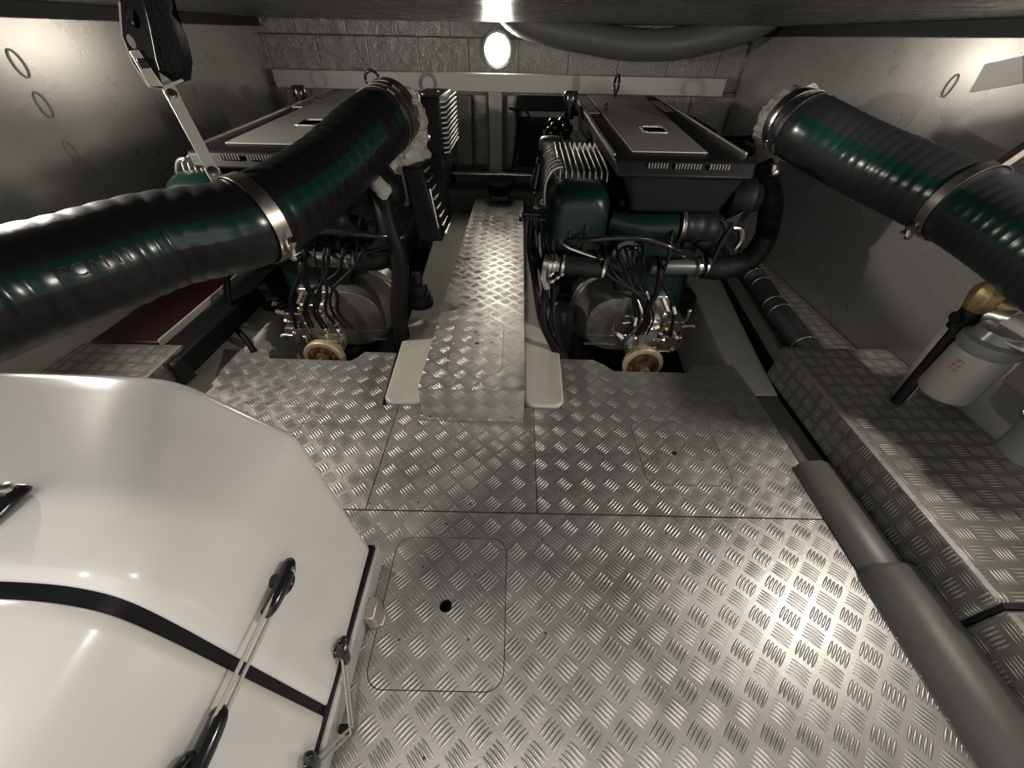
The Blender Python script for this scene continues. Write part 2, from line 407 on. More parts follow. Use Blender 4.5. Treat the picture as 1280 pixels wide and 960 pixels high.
# ============================================================ DECK PLATES
TH = .008
def specks(parent, pts, z=0):
    for x, y in pts:
        p = Pz(x, y, z)
        link_mesh('screw', MB().lathe((p.x, p.y, z - .002), (0, 0, 1), [(0, .0026), (.0026, .0026), (.0031, .0018)], 10), M_SPECK, parent)
G = .0016
def hatch(name, label, x0, y0, x1, y1, rad, z, hole, m, sc=()):
    h = rrect(x0 + G, y0 + G, x1 - G, y1 - G, rad, z)
    t = thing(name, label, 'hatch', ((x0 + x1) / 2, (y0 + y1) / 2, z - TH))
    link_mesh('lid', plate(h, [circ(hole[0], hole[1], hole[2], z)] if hole else [], z, TH), m, t, flat=True)
    specks(t, sc, z)
    return rrect(x0, y0, x1, y1, rad + G, z)
grp = None
h1 = hatch('hatch_cover', 'square hatch in the near floor plate with large round finger hole', -.2485, .152, -.003, .430, .032, 0, (-.123, .289, .0125), M_TREAD,
           [(529, 709), (594, 719), (499, 800), (585, 800)])
h2 = hatch('hatch_cover', 'hatch lid set in the right floor plate, dark finger hole near its centre', .350, .582, .578, .805, .03, 0, (.45, .687, .008), M_TREAD, [(890, 560)])
h3 = hatch('hatch_cover', 'hatch lid in the left floor plate, half hidden behind the white hood', -.86, .60, -.603, .845, .03, 0, (-.68, .70, .008), M_TREAD)
t = thing('floor_plate', 'large near tread-plate floor panel in front of the cross seam', 'floor plate', (0, 0, 0))
link_mesh('panel', plate([(-1.3, -.7), (.748, -.7), (.748, .493), (-1.3, .493)], [h1], 0, TH), M_TREAD, t, flat=True)
specks(t, [(682, 792), (694, 660), (558, 655), (833, 667), (678, 675), (530, 948)])
t = thing('floor_plate', 'middle tread-plate floor panel at the foot of the raised walkway', 'floor plate', (-.13, .65, 0))
link_mesh('panel', plate([(-.342, .4965), (.0655, .4965), (.0655, .848), (-.342, .848)], [], 0, TH), M_TREAD, t, flat=True)
specks(t, [(523, 628), (588, 630), (481, 611), (492, 561), (663, 565)])
rp = [Pz(*q) for q in ((702, 512), (701, 449), (741, 450), (755, 456), (767, 464), (858, 466), (866, 456), (916, 457), (933, 479))]
t = thing('floor_plate', 'right tread-plate floor panel with a cutout below the right engine coupling', 'floor plate', (.4, .7, 0))
link_mesh('panel', plate([(.748, .4965), (.78, .64), (.782, .93)] + [(p.x, p.y) for p in rp[::-1]] + [(.163, .848), (.068, .848), (.068, .4965)], [h2], 0, TH), M_TREAD, t, flat=True)
specks(t, [(676, 565), (680, 623), (722, 634), (915, 638), (754, 550), (816, 573), (878, 575)])
lp = [Pz(*q) for q in ((284, 436), (334, 436), (337, 448), (438, 451), (447, 447), (456, 440), (495, 441))]
t = thing('floor_plate', 'left tread-plate floor panel with a cutout below the left engine coupling', 'floor plate', (-.7, .7, 0))
link_mesh('panel', plate([(-1.05, .4965), (-.3445, .4965), (-.3445, .848), (-.397, .848)] + [(p.x, p.y) for p in lp[::-1]] + [(-.94, .9)], [h3], 0, TH), M_TREAD, t, flat=True)
specks(t, [(462, 629), (467, 605), (406, 560)])

# ============================================================ RAISED WALKWAY
WZ = .113
h4 = hatch('hatch_cover', 'small rounded hatch in the top of the raised walkway', -.197, .862, -.030, 1.165, .05, WZ, (-.115, 1.023, .0075), M_TREADW, [(593, 415), (590, 447)])
t = thing('walkway_box', 'raised aluminium tread-plate walkway running between the two engines', 'walkway', (-.11, 1.6, 0))
link_mesh('top_panel', plate([(-.262, .803), (.036, .803), (.044, 2.52), (-.243, 2.52)], [h4], WZ, TH), M_TREADW, t, flat=True)
link_mesh('front_panel', MB().bb((-.262, .803, .003), (.036, .807, WZ - TH)), M_TREADW, t)
link_mesh('side_panel', MB().hexa([(-.262, .807, .01), (-.258, .807, .01), (-.239, 2.52, .01), (-.243, 2.52, .01)], [(-.262, .807, WZ - TH), (-.258, .807, WZ - TH), (-.239, 2.52, WZ - TH), (-.243, 2.52, WZ - TH)]), M_TREADW, t)
link_mesh('side_panel', MB().hexa([(.032, .807, .01), (.036, .807, .01), (.044, 2.52, .01), (.040, 2.52, .01)], [(.032, .807, WZ - TH), (.036, .807, WZ - TH), (.044, 2.52, WZ - TH), (.040, 2.52, WZ - TH)]), M_TREADW, t)
link_mesh('flange', MB().bb((-.270, .788, .0005), (.036, .806, .0045)), M_TREADW, t)
specks(t, [(538, 521), (640, 522)], .005)

# ============================================================ SIDE LOCKERS
def locker(name, label, x0, x1, y0, y1, z, m, far_bevel=True):
    t = thing(name, label, 'locker', ((x0 + x1) / 2, (y0 + y1) / 2, 0))
    link_mesh('casing', MB().bb((x0, y0, .001), (x1, y1, z)), m, t, bev=.007, seg=3)
    link_mesh('edge_trim', MB().bb((x0 - .001 if x0 > 0 else x1 - .012, y0 + .006, z - .0005), (x0 + .012 if x0 > 0 else x1 + .001, y1 - .006, z + .0012)), M_ALU, t, bev=.0005)
    return t
locker('side_locker', 'far tread-plate box casing along the right wall beside the filters', .862, RX - .003, .272, 1.03, .120, M_TREADB)
locker('side_locker', 'near tread-plate box casing in the lower right corner beyond the black joint', .866, RX - .003, -.5, .262, .116, M_TREADB)
locker('side_locker', 'dim tread-plate casing on the left behind the white hood', LX + .003, -1.03, -.4, .985, .112, M_TREADB)
tag(link_mesh('joint_strip', MB().bb((.868, .2630, .004), (RX - .004, .2715, .117)), M_RUBBER), 'black gap strip between the two right tread-plate casings', 'strip')
t = thing('side_shelf', 'narrow tread-plate shelf under the right corrugated hose', 'shelf', (1.05, 1.6, 0))
link_mesh('deck', MB().hexa([(.92, 1.035, .035), (RX - .004, 1.035, .035), (RX - .004, 2.5, .035), (1.10, 2.5, .035)], [(.92, 1.035, .05), (RX - .004, 1.035, .05), (RX - .004, 2.5, .05), (1.10, 2.5, .05)]), M_TREADB, t)
link_mesh('edge_angle', MB().hexa([(.900, 1.035, .02), (.92, 1.035, .02), (1.10, 2.5, .02), (1.08, 2.5, .02)], [(.906, 1.035, .062), (.92, 1.035, .062), (1.10, 2.5, .062), (1.086, 2.5, .062)]), M_ALU, t, bev=.002)
link_mesh('web', MB().hexa([(.900, 1.035, -.29), (.92, 1.035, -.29), (1.10, 2.5, -.29), (1.08, 2.5, -.29)], [(.900, 1.035, .02), (.92, 1.035, .02), (1.10, 2.5, .02), (1.08, 2.5, .02)]), M_RUBBER, t)
# black capped beam and red bin at the left
d0, d1 = V((-1.055, .93, .075)), V((-1.03, 1.75, .085))
t = thing('rubber_rail', 'black square rail with flat end cap beside the left engine bed', 'rail', d0)
link_mesh('rail', MB().hexa([(-1.10, .955, .03), (-1.012, .90, .03), (-.985, 2.2, .03), (-1.06, 2.2, .03)], [(-1.10, .955, .10), (-1.012, .90, .10), (-.985, 2.2, .11), (-1.06, 2.2, .11)]), M_BLACK, t, bev=.006)
link_mesh('end_cap', MB().hexa([(-1.104, .948, .025), (-1.008, .885, .025), (-1.0, .935, .025), (-1.095, 1.0, .025)], [(-1.104, .948, .104), (-1.008, .885, .104), (-1.0, .935, .104), (-1.095, 1.0, .104)]), M_RUBBER, t, bev=.006)
t = thing('storage_tray', 'dark red tray with pale worn rim on the left side shelf', 'tray', (-1.22, 1.25, .1))
link_mesh('tray', MB().bb((LX + .004, 1.0, .02), (-1.125, 2.0, .105)), M_RED, t, bev=.008)
link_mesh('rim', MB().bb((-1.124, 1.0, .02), (-1.118, 2.0, .115)), M_CREAM, t, bev=.003)
# ============================================================ GENERATOR HOOD
prof_seam = [(-1.0, .548), (-.60, .548), (-.46, .547), (-.40, .546), (-.36, .544), (-.33, .539), (-.308, .524), (-.297, .500), (-.291, .453), (-.287, .40), (-.280, .29), (-.272, .19), (-.265, .100)]
prof_far = [(-1.0, .538), (-.66, .538), (-.55, .537), (-.49, .536), (-.455, .5345), (-.425, .530), (-.395, .5155), (-.352, .475), (-.308, .436), (-.296, .415), (-.287, .30), (-.279, .20), (-.270, .105)]
def hood_profile(Y):
    u = min(1, max(0, (Y - .12) / (.35 - .12))); u = u * u * (3 - 2 * u)
    return [(a[0] + (b[0] - a[0]) * u, a[1] + (b[1] - a[1]) * u) for a, b in zip(prof_seam, prof_far)]
def dens(p, n=4):
    q = cr([(a, 0, b) for a, b in p], n)
    for _ in range(4): q = [q[0]] + [(q[i - 1] + q[i] * 2 + q[i + 1]) / 4 for i in range(1, len(q) - 1)] + [q[-1]]
    return [(v.x, v.z) for v in q]
def hood_ring(Y, off=0.0, zb=.100):
    P = dens(hood_profile(Y)); out = []
    for i, (x, z) in enumerate(P):
        a = P[max(0, i - 1)]; b = P[min(len(P) - 1, i + 1)]
        tx, tz = b[0] - a[0], b[1] - a[1]; L = math.hypot(tx, tz) or 1
        nx, nz = -tz / L, tx / L           # outward (up for the top, +x for the side)
        if nz < 0 and abs(nz) > abs(nx): nx, nz = -nx, -nz
        if nx < 0: nx, nz = -nx, -nz
        if i == 0: nx, nz = 0, 1
        out.append(V((x - nx * off, Y, z - nz * off)))
    out += [V((out[-1].x, Y, zb)), V((-1.0, Y, zb))]
    return out
gen = thing('generator_housing', 'glossy white moulded generator hood in the lower left foreground', 'generator', (-.6, .05, 0))
ys = [.115 + i * (.345 - .115) / 12 for i in range(13)]
rings = [hood_ring(.1145, .0035), hood_ring(.1165, .0006)] + [hood_ring(y) for y in ys[1:]]
for k in range(1, 7):
    a = math.radians(90 * k / 6); rings.append(hood_ring(.345 + .022 * math.sin(a), .022 * (1 - math.cos(a))))
link_mesh('rear_hood', MB().rings(rings), M_WHITE, gen, smooth=60)
rings = [hood_ring(y) for y in (-.55, -.3, -.1, .0, .05, .09)] + [hood_ring(.1015, .0006), hood_ring(.1035, .0035)]
link_mesh('front_hood', MB().rings(rings), M_WHITE, gen, smooth=60)
link_mesh('seam_gasket', MB().rings([hood_ring(.1015, .003), hood_ring(.1165, .003)]), M_BLACK, gen, smooth=60)
link_mesh('base_gasket', MB().bb((-.99, -.53, .086), (-.2625, .362, .101)), M_BLACK, gen, bev=.003)
link_mesh('base_tray', MB().hexa([(-.99, -.55, .001), (-.268, -.55, .001), (-.268, .370, .001), (-.99, .370, .001)], [(-.99, -.55, .088), (-.251, -.55, .088), (-.257, .370, .088), (-.99, .370, .088)]), M_GREYW, gen, bev=.006, seg=3)
# small bracket on the base
b0 = V((-.258, .265, .0))
link_mesh('bracket', MB().bb((-.262, .245, .002), (-.243, .283, .055)).bb((-.262, .250, .0015), (-.236, .278, .006)), M_ALU, gen, bev=.004)
def hook(root, p, d, n, L=.048, k=1.0, loop=True):
    """rubber T-latch hook: tapered arm with a finger knob, a curl and a bolt"""
    d = d.normalized(); n = (n - d * n.dot(d)).normalized(); s = d.cross(n)
    def q(a, b, c): return p + d * a * k + s * b * k + n * c * k
    pts = [q(-.5 * L, .001, .006), q(-.42 * L, .0, .010), q(-.1 * L, 0, .011), q(.25 * L, 0, .010), q(.45 * L, 0, .008), q(.5 * L, 0, .005)]
    mb = MB().tube(cr(pts, 4), lambda u: k * (.0030 + .0042 * math.sin(math.pi * min(1, .08 + u * .86)) ** .6), 12)
    mb.tube(cr([q(.28 * L, .003, .008), q(.30 * L, .013, .009), q(.12 * L, .016, .009), q(-.04 * L, .010, .008), q(-.05 * L, .003, .008)], 5), .0036 * k, 10)
    mb.cyl(q(.1 * L, 0, -.001), q(.1 * L, 0, .009), .0065 * k, 14)
    h = link_mesh('latch_hook', mb, M_BLACKG, root, smooth=60)
    link_mesh('bolt', MB().lathe(q(.32 * L, 0, .0135), n, [(0, .0042 * k), (.0025 * k, .0040 * k), (.0034 * k, .0022 * k)], 12), M_STEEL, h)
    return h
def on_side(x, y):
    """pixel ray against the hood's right side"""
    d = ray(x, y); best = None
    for i in range(4000):
        t = .2 + i * .0002; q = EYE + d * t
        P = hood_profile(q.y)
        if q.x > -.26 or q.z > .56: continue
        # inside test
        for a, b in zip(P[:-1], P[1:]):
            if q.z <= a[1] + 1e-9 and q.z >= b[1] and a[1] > b[1]:
                xs = a[0] + (b[0] - a[0]) * (a[1] - q.z) / (a[1] - b[1])
                if q.x <= xs: return q
    return Px(x, y, -.27)
NS = V((1, 0, .06))
a1, a2 = on_side(338, 733), on_side(226, 958)
hook(gen, a1, a1 - a2, NS, .050, 1.22)
hook(gen, a2, a2 - a1, NS, .060, 1.30)
def strap(root, a, b, off, w=.0046, g=.014, sag=.010, s=None):
    d = (b - a).normalized(); sd = d.cross(V((1, 0, 0))).normalized()
    for sgn in (-1, 1):
        A, B = a + V((off, 0, 0)) + sd * g * sgn * .5, b + V((off, 0, 0)) + sd * g * sgn * .5
        m_ = (A + B) / 2
        link_mesh('rubber_strap', MB().tube(cr([A, A.lerp(m_, .5), m_, m_.lerp(B, .5), B], 5), w / 2, 8), M_CLEAR, root, smooth=60)
strap(gen, a1 + (a2 - a1).normalized() * .006, a2 - (a2 - a1).normalized() * .010, .013)
a3, a4, a5 = on_side(420, 818), Px(436, 912, -.246), on_side(380, 956)
hook(gen, a3, V((0, .25, 1)), V((1, .2, .1)), .044, 1.1)
hook(gen, a5, V((0, -.2, -1)), V((1, .2, .1)), .044, 1.1)
strap(gen, a3 + V((.006, 0, -.004)), a4, .004, .0040, .009)
strap(gen, a4, a5 + V((.01, 0, 0)), .004, .0040, .009)
link_mesh('strap_anchor', MB().bb((a4.x - .014, a4.y - .006, a4.z - .01), (a4.x + .002, a4.y + .006, a4.z + .012)), M_BLACK, gen, bev=.003)
# large lever latch on the top at the left frame edge
c0 = Pz(14, 608, .556); c1 = Pz(-48, 662, .556)
def lever(root, a, b):
    d = (b - a).normalized(); s = V((0, 0, 1)).cross(d); mb = MB(); rs = []
    for u, w, h in ((0, .004, .003), (.03, .009, .007), (.12, .0125, .011), (.5, .0135, .013), (1, .012, .010)):
        c = a.lerp(b, u); rs.append([c + s * w * math.cos(t) + V((0, 0, 1)) * (h * (.5 + .5 * math.sin(t)) - .010) for t in [2 * math.pi * k / 14 for k in range(14)]])
    h = link_mesh('lever_latch', mb.rings(rs), M_BLACKG, root, smooth=60)
    link_mesh('bolt', MB().lathe(a.lerp(b, .22) + V((0, 0, .001)), (0, 0, 1), [(0, .006), (.0035, .0055), (.005, .003)], 14), M_STEEL, h)
lever(gen, c0 + (c0 - c1).normalized() * .006, c1)
# faint rubber pad on the hood side
q = on_side(428, 757)

# ============================================================ BULKHEAD
LC = Py(622, 62, 2.735)
t = thing('bulkhead_lamp', 'round glowing lamp on the foil bulkhead above the cross beam', 'lamp', LC)
link_mesh('bezel', MB().lathe((LC.x, BACK_Y, LC.z), (0, -1, 0), [(0, .080), (.036, .079), (.044, .072), (.046, .066), (.042, .064)], 36), M_BEAM, t, smooth=60)
link_mesh('diffuser', MB().lathe((LC.x, BACK_Y - .041, LC.z), (0, -1, 0), [(0, .0635), (.008, .060), (.013, .045), (.016, .02), (.0165, .001)], 32), M_LAMP, t, smooth=60)
# insulated duct hose along the bulkhead top
pts = [Py(632, 8, 2.62), Py(652, 25, 2.62), Py(690, 38, 2.62), Py(735, 47, 2.62), Py(790, 56, 2.60), Py(845, 55, 2.58), Py(890, 46, 2.55), Py(930, 34, 2.5), Py(962, 18, 2.45), Py(985, -6, 2.4)]
path, L = resample(cr(pts, 8), .012)
N = len(path)
tag(link_mesh('duct_hose', MB().tube(path, lambda u: .064 + .0012 * math.sin(u * L / .022 * 6.283), 22), M_DUCT, smooth=60), 'thick grey duct hose sagging under the ceiling beside the round lamp', 'hose')
# crossbar rod and fittings under the beam
rz = Py(600, 217, 2.62)
t = thing('cross_rod', 'thin bright steel rod spanning between the two engines at the bulkhead', 'rod', rz)
link_mesh('rod', MB().cyl((-.40, 2.62, rz.z), (.16, 2.62, rz.z - .003), .011, 14), M_STEEL, t)
link_mesh('bracket', MB().bb((-.40, 2.60, .146), (-.385, 2.75, rz.z + .02)), M_BLACK, t, bev=.002)
link_mesh('bracket', MB().bb((.145, 2.60, .146), (.16, 2.75, rz.z + .02)), M_BLACK, t, bev=.002)
# foil bolsters on the lower bulkhead
def bolster(x0, x1, z0, z1, y, label, m=M_FOIL):
    mb = MB(); rs = []
    for z in [z0 + (z1 - z0) * k / 12 for k in range(13)]:
        w = 1 - .1 * abs(2 * (z - z0) / (z1 - z0) - 1) ** 4
        c = (x0 + x1) / 2; hw = (x1 - x0) / 2 * w
        rs.append([V((c + hw * math.cos(t), y + .0 - .045 * w * math.sin(t) * (1 + .12 * noise.noise(V((c * 9, z * 14, t)))), z)) for t in [math.pi * k / 14 for k in range(15)]] + [V((c - hw, BACK_Y - .001, z)), V((c + hw, BACK_Y - .001, z))])
    return tag(link_mesh('insulation_bolster', mb.rings(rs), m, smooth=60), label, 'insulation')
def bx(px0, px1, y): return Py(px0, 160, y).x, Py(px1, 160, y).x
for a, b, lab in ((592, 611, 'pale padded insulation roll directly left of the bulkhead post'), (632, 646, 'padded insulation roll directly right of the bulkhead post')):
    x0, x1 = bx(a, b, 2.70); bolster(x0, x1, .26, .60, 2.735, lab, M_FOILW)
x0, x1 = bx(568, 590, 2.70); tag(link_mesh('insulation_slab', MB().bb((x0, 2.715, .24), (x1, 2.749, .60)), M_SLOT, bev=.01), 'dull grey insulation panel left of the padded rolls', 'insulation')
x0, x1 = bx(649, 700, 2.70); tag(link_mesh('junction_box', MB().bb((x0, 2.69, .25), (x1, 2.749, .50)).bb((x0 - .01, 2.72, .53), (x1 + .04, 2.749, .60)), M_BLACK, bev=.005), 'black box on the bulkhead right of the post under a grey strip', 'box')
# dark ledge and clutter below the rod
tag(link_mesh('bulkhead_ledge', MB().bb((-.52, 2.56, -.29), (.26, 2.745, .145)), M_DUCT, bev=.01), 'dark ledge at the foot of the bulkhead behind the walkway', 'ledge')
p = Pz(625, 246, WZ)
t = thing('mounting_foot', 'black bracket standing on the far end of the walkway', 'bracket', (p.x, 2.48, WZ))
link_mesh('foot', MB().bb((p.x - .055, 2.45, WZ), (p.x + .055, 2.50, WZ + .05)), M_BLACKG, t, bev=.008)
link_mesh('cup', MB().lathe((p.x, 2.475, WZ + .04), (0, 0, 1), [(0, .06), (.03, .072), (.06, .075), (.06, .06)], 20), M_BLACK, t)
# dark electrical clutter and pipes by the bulkhead to each side of the engines
def bundle(name, label, pts, r, m, cat='pipe'): return tag(link_mesh(name, MB().tube(cr(pts, 8), r, 14), m, smooth=60), label, cat)
bundle('loom_cable', 'thin black cable curving from the post to the black bulkhead box', [Py(636, 135, 2.66), Py(645, 140, 2.66), Py(648, 160, 2.67), Py(640, 215, 2.66)], .007, M_BLACK, 'cable')
bundle('bulkhead_pipe', 'dark pipe across the bulkhead behind the right engine', [(.30, 2.62, .55), (.6, 2.63, .56), (.9, 2.62, .52), (1.12, 2.68, .44), (1.14, 2.76, .42)], .03, M_BLACK)
bundle('bulkhead_pipe', 'dark pipe across the bulkhead behind the left engine', [(-1.30, 2.76, .36), (-1.28, 2.66, .42), (-1.1, 2.63, .52), (-.8, 2.62, .55), (-.5, 2.60, .54)], .03, M_BLACK)
WALLS = (WL_, WR_)
def wall_mark(X, a, b, wpx, label, m=None):
    m = m or M_MARK
    A, B = Px(*a, X), Px(*b, X); A.x = B.x = X; c = (A + B) / 2; d = (B - A); L_ = d.length / 2; d.normalize()
    s = V((1, 0, 0)).cross(d).normalized(); rs = []; n = 26
    for k in range(n + 1):
        t_ = 2 * math.pi * k / n; p_ = c + d * L_ * math.cos(t_) + s * wpx * math.sin(t_); q_ = c + d * (L_ * .86) * math.cos(t_) + s * wpx * .72 * math.sin(t_)
        o = V((.0025 if X < 0 else -.0025, 0, 0)); rs.append([p_, p_ + o, q_ + o, q_])
    o_ = link_mesh('slot_rim', MB().rings(rs, cap=False), m, WALLS[0 if X < 0 else 1]); o_['label'] = label
wall_mark(LX, (9, 60), (36, 98), .018, 'upper of the three oval slot marks on the left wall')
wall_mark(LX, (42, 114), (66, 148), .018, 'middle oval slot mark on the left wall')
wall_mark(LX, (80, 176), (98, 202), .016, 'lowest oval slot mark on the left wall')
wall_mark(LX, (243, 112), (256, 148), .022, 'faint oval mark on the left wall right of the hanging strap')
wall_mark(RX, (1177, 122), (1198, 92), .014, 'oval slot mark on the right wall above the hose')
a, b, c_, d_ = [Px(*q_, RX) for q_ in ((1212, 116), (1232, 80), (1279, 70), (1279, 104))]
o_ = (link_mesh('wall_patch', MB().prism([(RX - .002, p.y, p.z) for p in (a, b, c_, d_)], (.002, 0, 0)), M_PATCH, WR_)); o_['label'] = 'dull square patch'
# ============================================================ ENGINES
def clampb(parent, c, ax, R, w=.011, name='hose_clamp', m=None, screw=True, ref=(0, 0, 1), sa=.6):
    c = V(c); ax = V(ax).normalized()
    o = link_mesh(name, MB().band(c, ax, R, w, .0018, 32, ref=ref), m or M_STEEL, parent)
    if screw:
        a = (V(ref) - ax * V(ref).dot(ax)).normalized(); b = ax.cross(a); d = a * math.cos(sa) + b * math.sin(sa); s = ax.cross(d)
        link_mesh('clamp_screw', MB().cyl(c + d * (R + .005) - s * .012, c + d * (R + .005) + s * .012, .0045, 10), m or M_STEEL, o)
    return o
def ribs(path, L, r, amp, pitch): return lambda u: r + amp * math.cos(u * L / pitch * 6.283)
def corrugated(name, pts, r, amp, pitch, m, parent=None, seg=20):
    path, L = resample(cr(pts, 8), pitch / 5)
    return link_mesh(name, MB().tube(path, ribs(path, L, r, amp, pitch), seg), m, parent, smooth=75)

def engine(dx, side):
    """side 'right' or 'left'; built in place for the right engine, shifted by dx"""
    S = V((dx, 0, 0)); right = side == 'right'
    rng = random.Random(3 if right else 11)
    def q(x, y, Y): return Py(x, y, Y)            # pixel on a plane, right engine only
    lab = 'marine diesel engine with black cover right of the walkway, finned intercooler in view' if right else 'marine diesel engine left of the walkway, half hidden behind the big striped hose'
    E = thing('marine_engine', lab, 'engine', (.475 + dx, 1.25, -.28))
    gm = [False]                                    # the left gearbox is handed the other way round
    def P(name, mb, m, parent=E, **k):
        if gm[0] and not right: mb.v = [V((.966 - v.x, v.y, v.z)) for v in mb.v]
        mb.v = [v + S for v in mb.v]; return link_mesh(name, mb, m, parent, **k)
    # cover
    x0, x1, yf, yb, zf, zb = .268, .672, 1.205, 2.36, .600, .642
    cov = P('engine_cover', MB().hexa([(x0 + .012, yf - .004, zf - .040), (x1 - .012, yf - .004, zf - .040), (x1 - .01, yb, zb - .05), (x0 + .012, yb, zb - .05)],
        [(x0, yf + .012, zf), (x1, yf + .03, zf), (x1, yb, zb), (x0, yb, zb)]), M_BLACK, bev=.009, seg=3)
    P('cover_skirt', MB().hexa([(.345, 1.235, .455), (.61, 1.235, .455), (.63, 2.3, .46), (.31, 2.3, .46)], [(.332, 1.222, .566), (.652, 1.222, .566), (.655, 2.32, .60), (.29, 2.32, .60)]), M_BLACK, bev=.012, seg=3)
    def top(x, y): # point on the sloping cover top
        u = (y - yf) / (yb - yf); return V((x, y, zf + (zb - zf) * u))
    def slope(mb, lift):
        for v in mb.v: v.z = zf + (zb - zf) * (v.y - yf) / (yb - yf) + (v.z)
        return mb
    sl = rrect(.430, 1.545, .510, 1.640, .018, 0)
    P('perforated_panel', slope(plate([(.335, 1.30), (.552, 1.30), (.60, 2.33), (.335, 2.33)], [sl], .0035, .003), 0), M_PERF, cov, flat=True)
    P('slot_shade', slope(plate(rrect(.426, 1.541, .514, 1.644, .02, 0), [], .0006, .0004), 0), M_PIT, cov, flat=True)  # flat black sheet paints the darkness of a deep slot
    P('slot_rim', slope(plate(rrect(.426, 1.541, .514, 1.644, .02, 0), [rrect(.431, 1.546, .509, 1.639, .017, 0)], .0055, .004), 0), M_ALU, cov, flat=True)
    P('edge_glint', slope(MB().bb((x0 + .004, 1.26, .000), (x0 + .011, 2.34, .0045)), 0), M_ALU, cov)  # bright strip paints the reflection on the cover's bevelled left edge
    P('edge_glint', slope(MB().bb((x1 - .011, 1.30, .000), (x1 - .005, 2.34, .0045)), 0), M_ALU, cov)  # matching painted glint along the right edge
    P('cover_badge', slope(MB().bb((.283, 1.88, .0), (.326, 2.30, .003)), 0), M_BADGE, cov)
    P('cover_badge', slope(MB().bb((.605, 1.95, .0), (.64, 2.2, .003)), 0), M_BADGE, cov)
    for g, (a, n) in enumerate(((.365, 7), (.44, 9), (.535, 7))):
        lv = MB()
        for k in range(n):
            lv.box((a + k * .0082, yf + .007, zf - .011), (.0032, .006, .013))
        P('vent_louvers', lv, M_SLOT, cov)
    # lifting eye
    ec = V((.458, 2.30, .672)) if right else V((.505, 2.28, .672))
    P('lifting_eye', MB().torus(ec + V((0, 0, .018)), (0, 1, .1) if not right else (1, .12, 0), .032, .0065).cyl(ec + V((0, 0, -.045)), ec + V((0, 0, -.012)), .009), M_BLACKG, smooth=60)
    P('lifting_eye', MB().torus(V((.36, 1.95, .64)), (1, .3, 0), .012, .003).cyl(V((.36, 1.95, .62)), V((.36, 1.95, .63)), .005), M_BLACKG, smooth=60)
    # block
    P('engine_block', MB().bb((.33, 1.34, -.02), (.64, 2.3, .47)).bb((.36, 1.28, .14), (.60, 1.36, .44)), M_GREEN, bev=.018, seg=3)
    P('oil_sump', MB().bb((.38, 1.40, -.16), (.60, 2.2, -.02)), M_BLACK, bev=.02)
    # intercooler: finned top and green end cap
    ic = P('intercooler', MB().hexa([(.105, 1.32, .24), (.30, 1.32, .24), (.30, 1.95, .24), (.105, 1.95, .24)], [(.115, 1.32, .515), (.30, 1.32, .515), (.30, 1.85, .545), (.105, 1.85, .545)]), M_GREEN, bev=.03, seg=4)
    fins = MB()
    for k in range(9):
        x = .135 + k * .0185
        z0, z1 = .50, .545
        fins.prism([(x, 1.345, z0), (x, 1.355, z1 - .006), (x, 1.37, z1), (x, 1.66, z1 + .018), (x, 1.69, z1 + .002), (x, 1.69, z0 + .01)], (.0042, 0, 0))
    P('cooling_fins', fins, M_ALU, ic, bev=.001)
    rib = MB()
    for k in range(7):
        y = 1.37 + k * .048
        pts = [(.145, y, .547), (.120, y, .540), (.101, y, .515), (.094, y, .48), (.098, y, .43)]
        rib.tube(cr(pts, 4), .0065, 8)
    P('shoulder_ribs', rib, M_ALU, ic, smooth=60)
    P('top_port', MB().lathe((.13, 1.76, .52), (0, 0, 1), [(0, .045), (.03, .045), (.042, .035), (.044, .001)], 22), M_ALU, ic, smooth=50)
    cap = MB(); rs = []
    for k in range(9):
        a = math.radians(90 * k / 8); yy = 1.33 - .10 * math.sin(a); kk = .50 + .50 * math.cos(a) ** .7
        cx, cz, hw, hh = .198, .40, .100, .125
        ring = []
        for j in range(28):
            th = 2 * math.pi * j / 28; cxx, szz = math.cos(th), math.sin(th)
            ring.append(V((cx + hw * kk * math.copysign(abs(cxx) ** .55, cxx), yy, cz + hh * kk * math.copysign(abs(szz) ** .55, szz))))
        rs.append(ring)
    P('end_cap', cap.rings(rs), M_GREEN, ic, smooth=60)
    P('cap_rib', MB().bb((.213, 1.225, .27), (.226, 1.33, .42)).bb((.165, 1.225, .27), (.176, 1.33, .40)), M_GREEN, ic, bev=.004)
    P('cap_outlet', MB().tube(cr([(.19, 1.29, .34), (.195, 1.28, .30), (.20, 1.29, .265)], 6), .046, 20), M_GREEN, ic, smooth=60)
    P('end_rim', MB().torus((.120, 1.36, .40), (1, 0, 0), .12, .004, 36, 8, math.radians(60), math.radians(200), ref=(0, -1, 0), sx=.4), M_STEEL, ic, smooth=60)
    # pipes and fittings at the inboard side
    P('fuel_pipe', MB().tube(cr([q(676, 200, 1.55), q(672, 215, 1.5), q(668, 232, 1.46), q(675, 246, 1.42), q(690, 255, 1.38)], 6), .015, 12).tube(cr([q(682, 235, 1.42), q(674, 248, 1.40), q(670, 260, 1.38)], 5), .011, 10), M_STEEL, smooth=60)
    P('bracket_arm', MB().cyl(q(653, 267, 1.32), q(690, 269, 1.34), .0075).cyl(q(653, 270, 1.32), q(653, 276, 1.32), .011).sph(q(683, 268, 1.33), .011).sph(q(690, 270, 1.33), .009), M_BLACKG, smooth=60)
    for k, (a, b) in enumerate((((674, 205), (668, 240)), ((680, 262), (674, 285)))):
        P('fitting', MB().cyl(q(*a, 1.45), q(*b, 1.43), .013, 10).sph(q(*b, 1.43), .017), M_BLACKG, smooth=60)
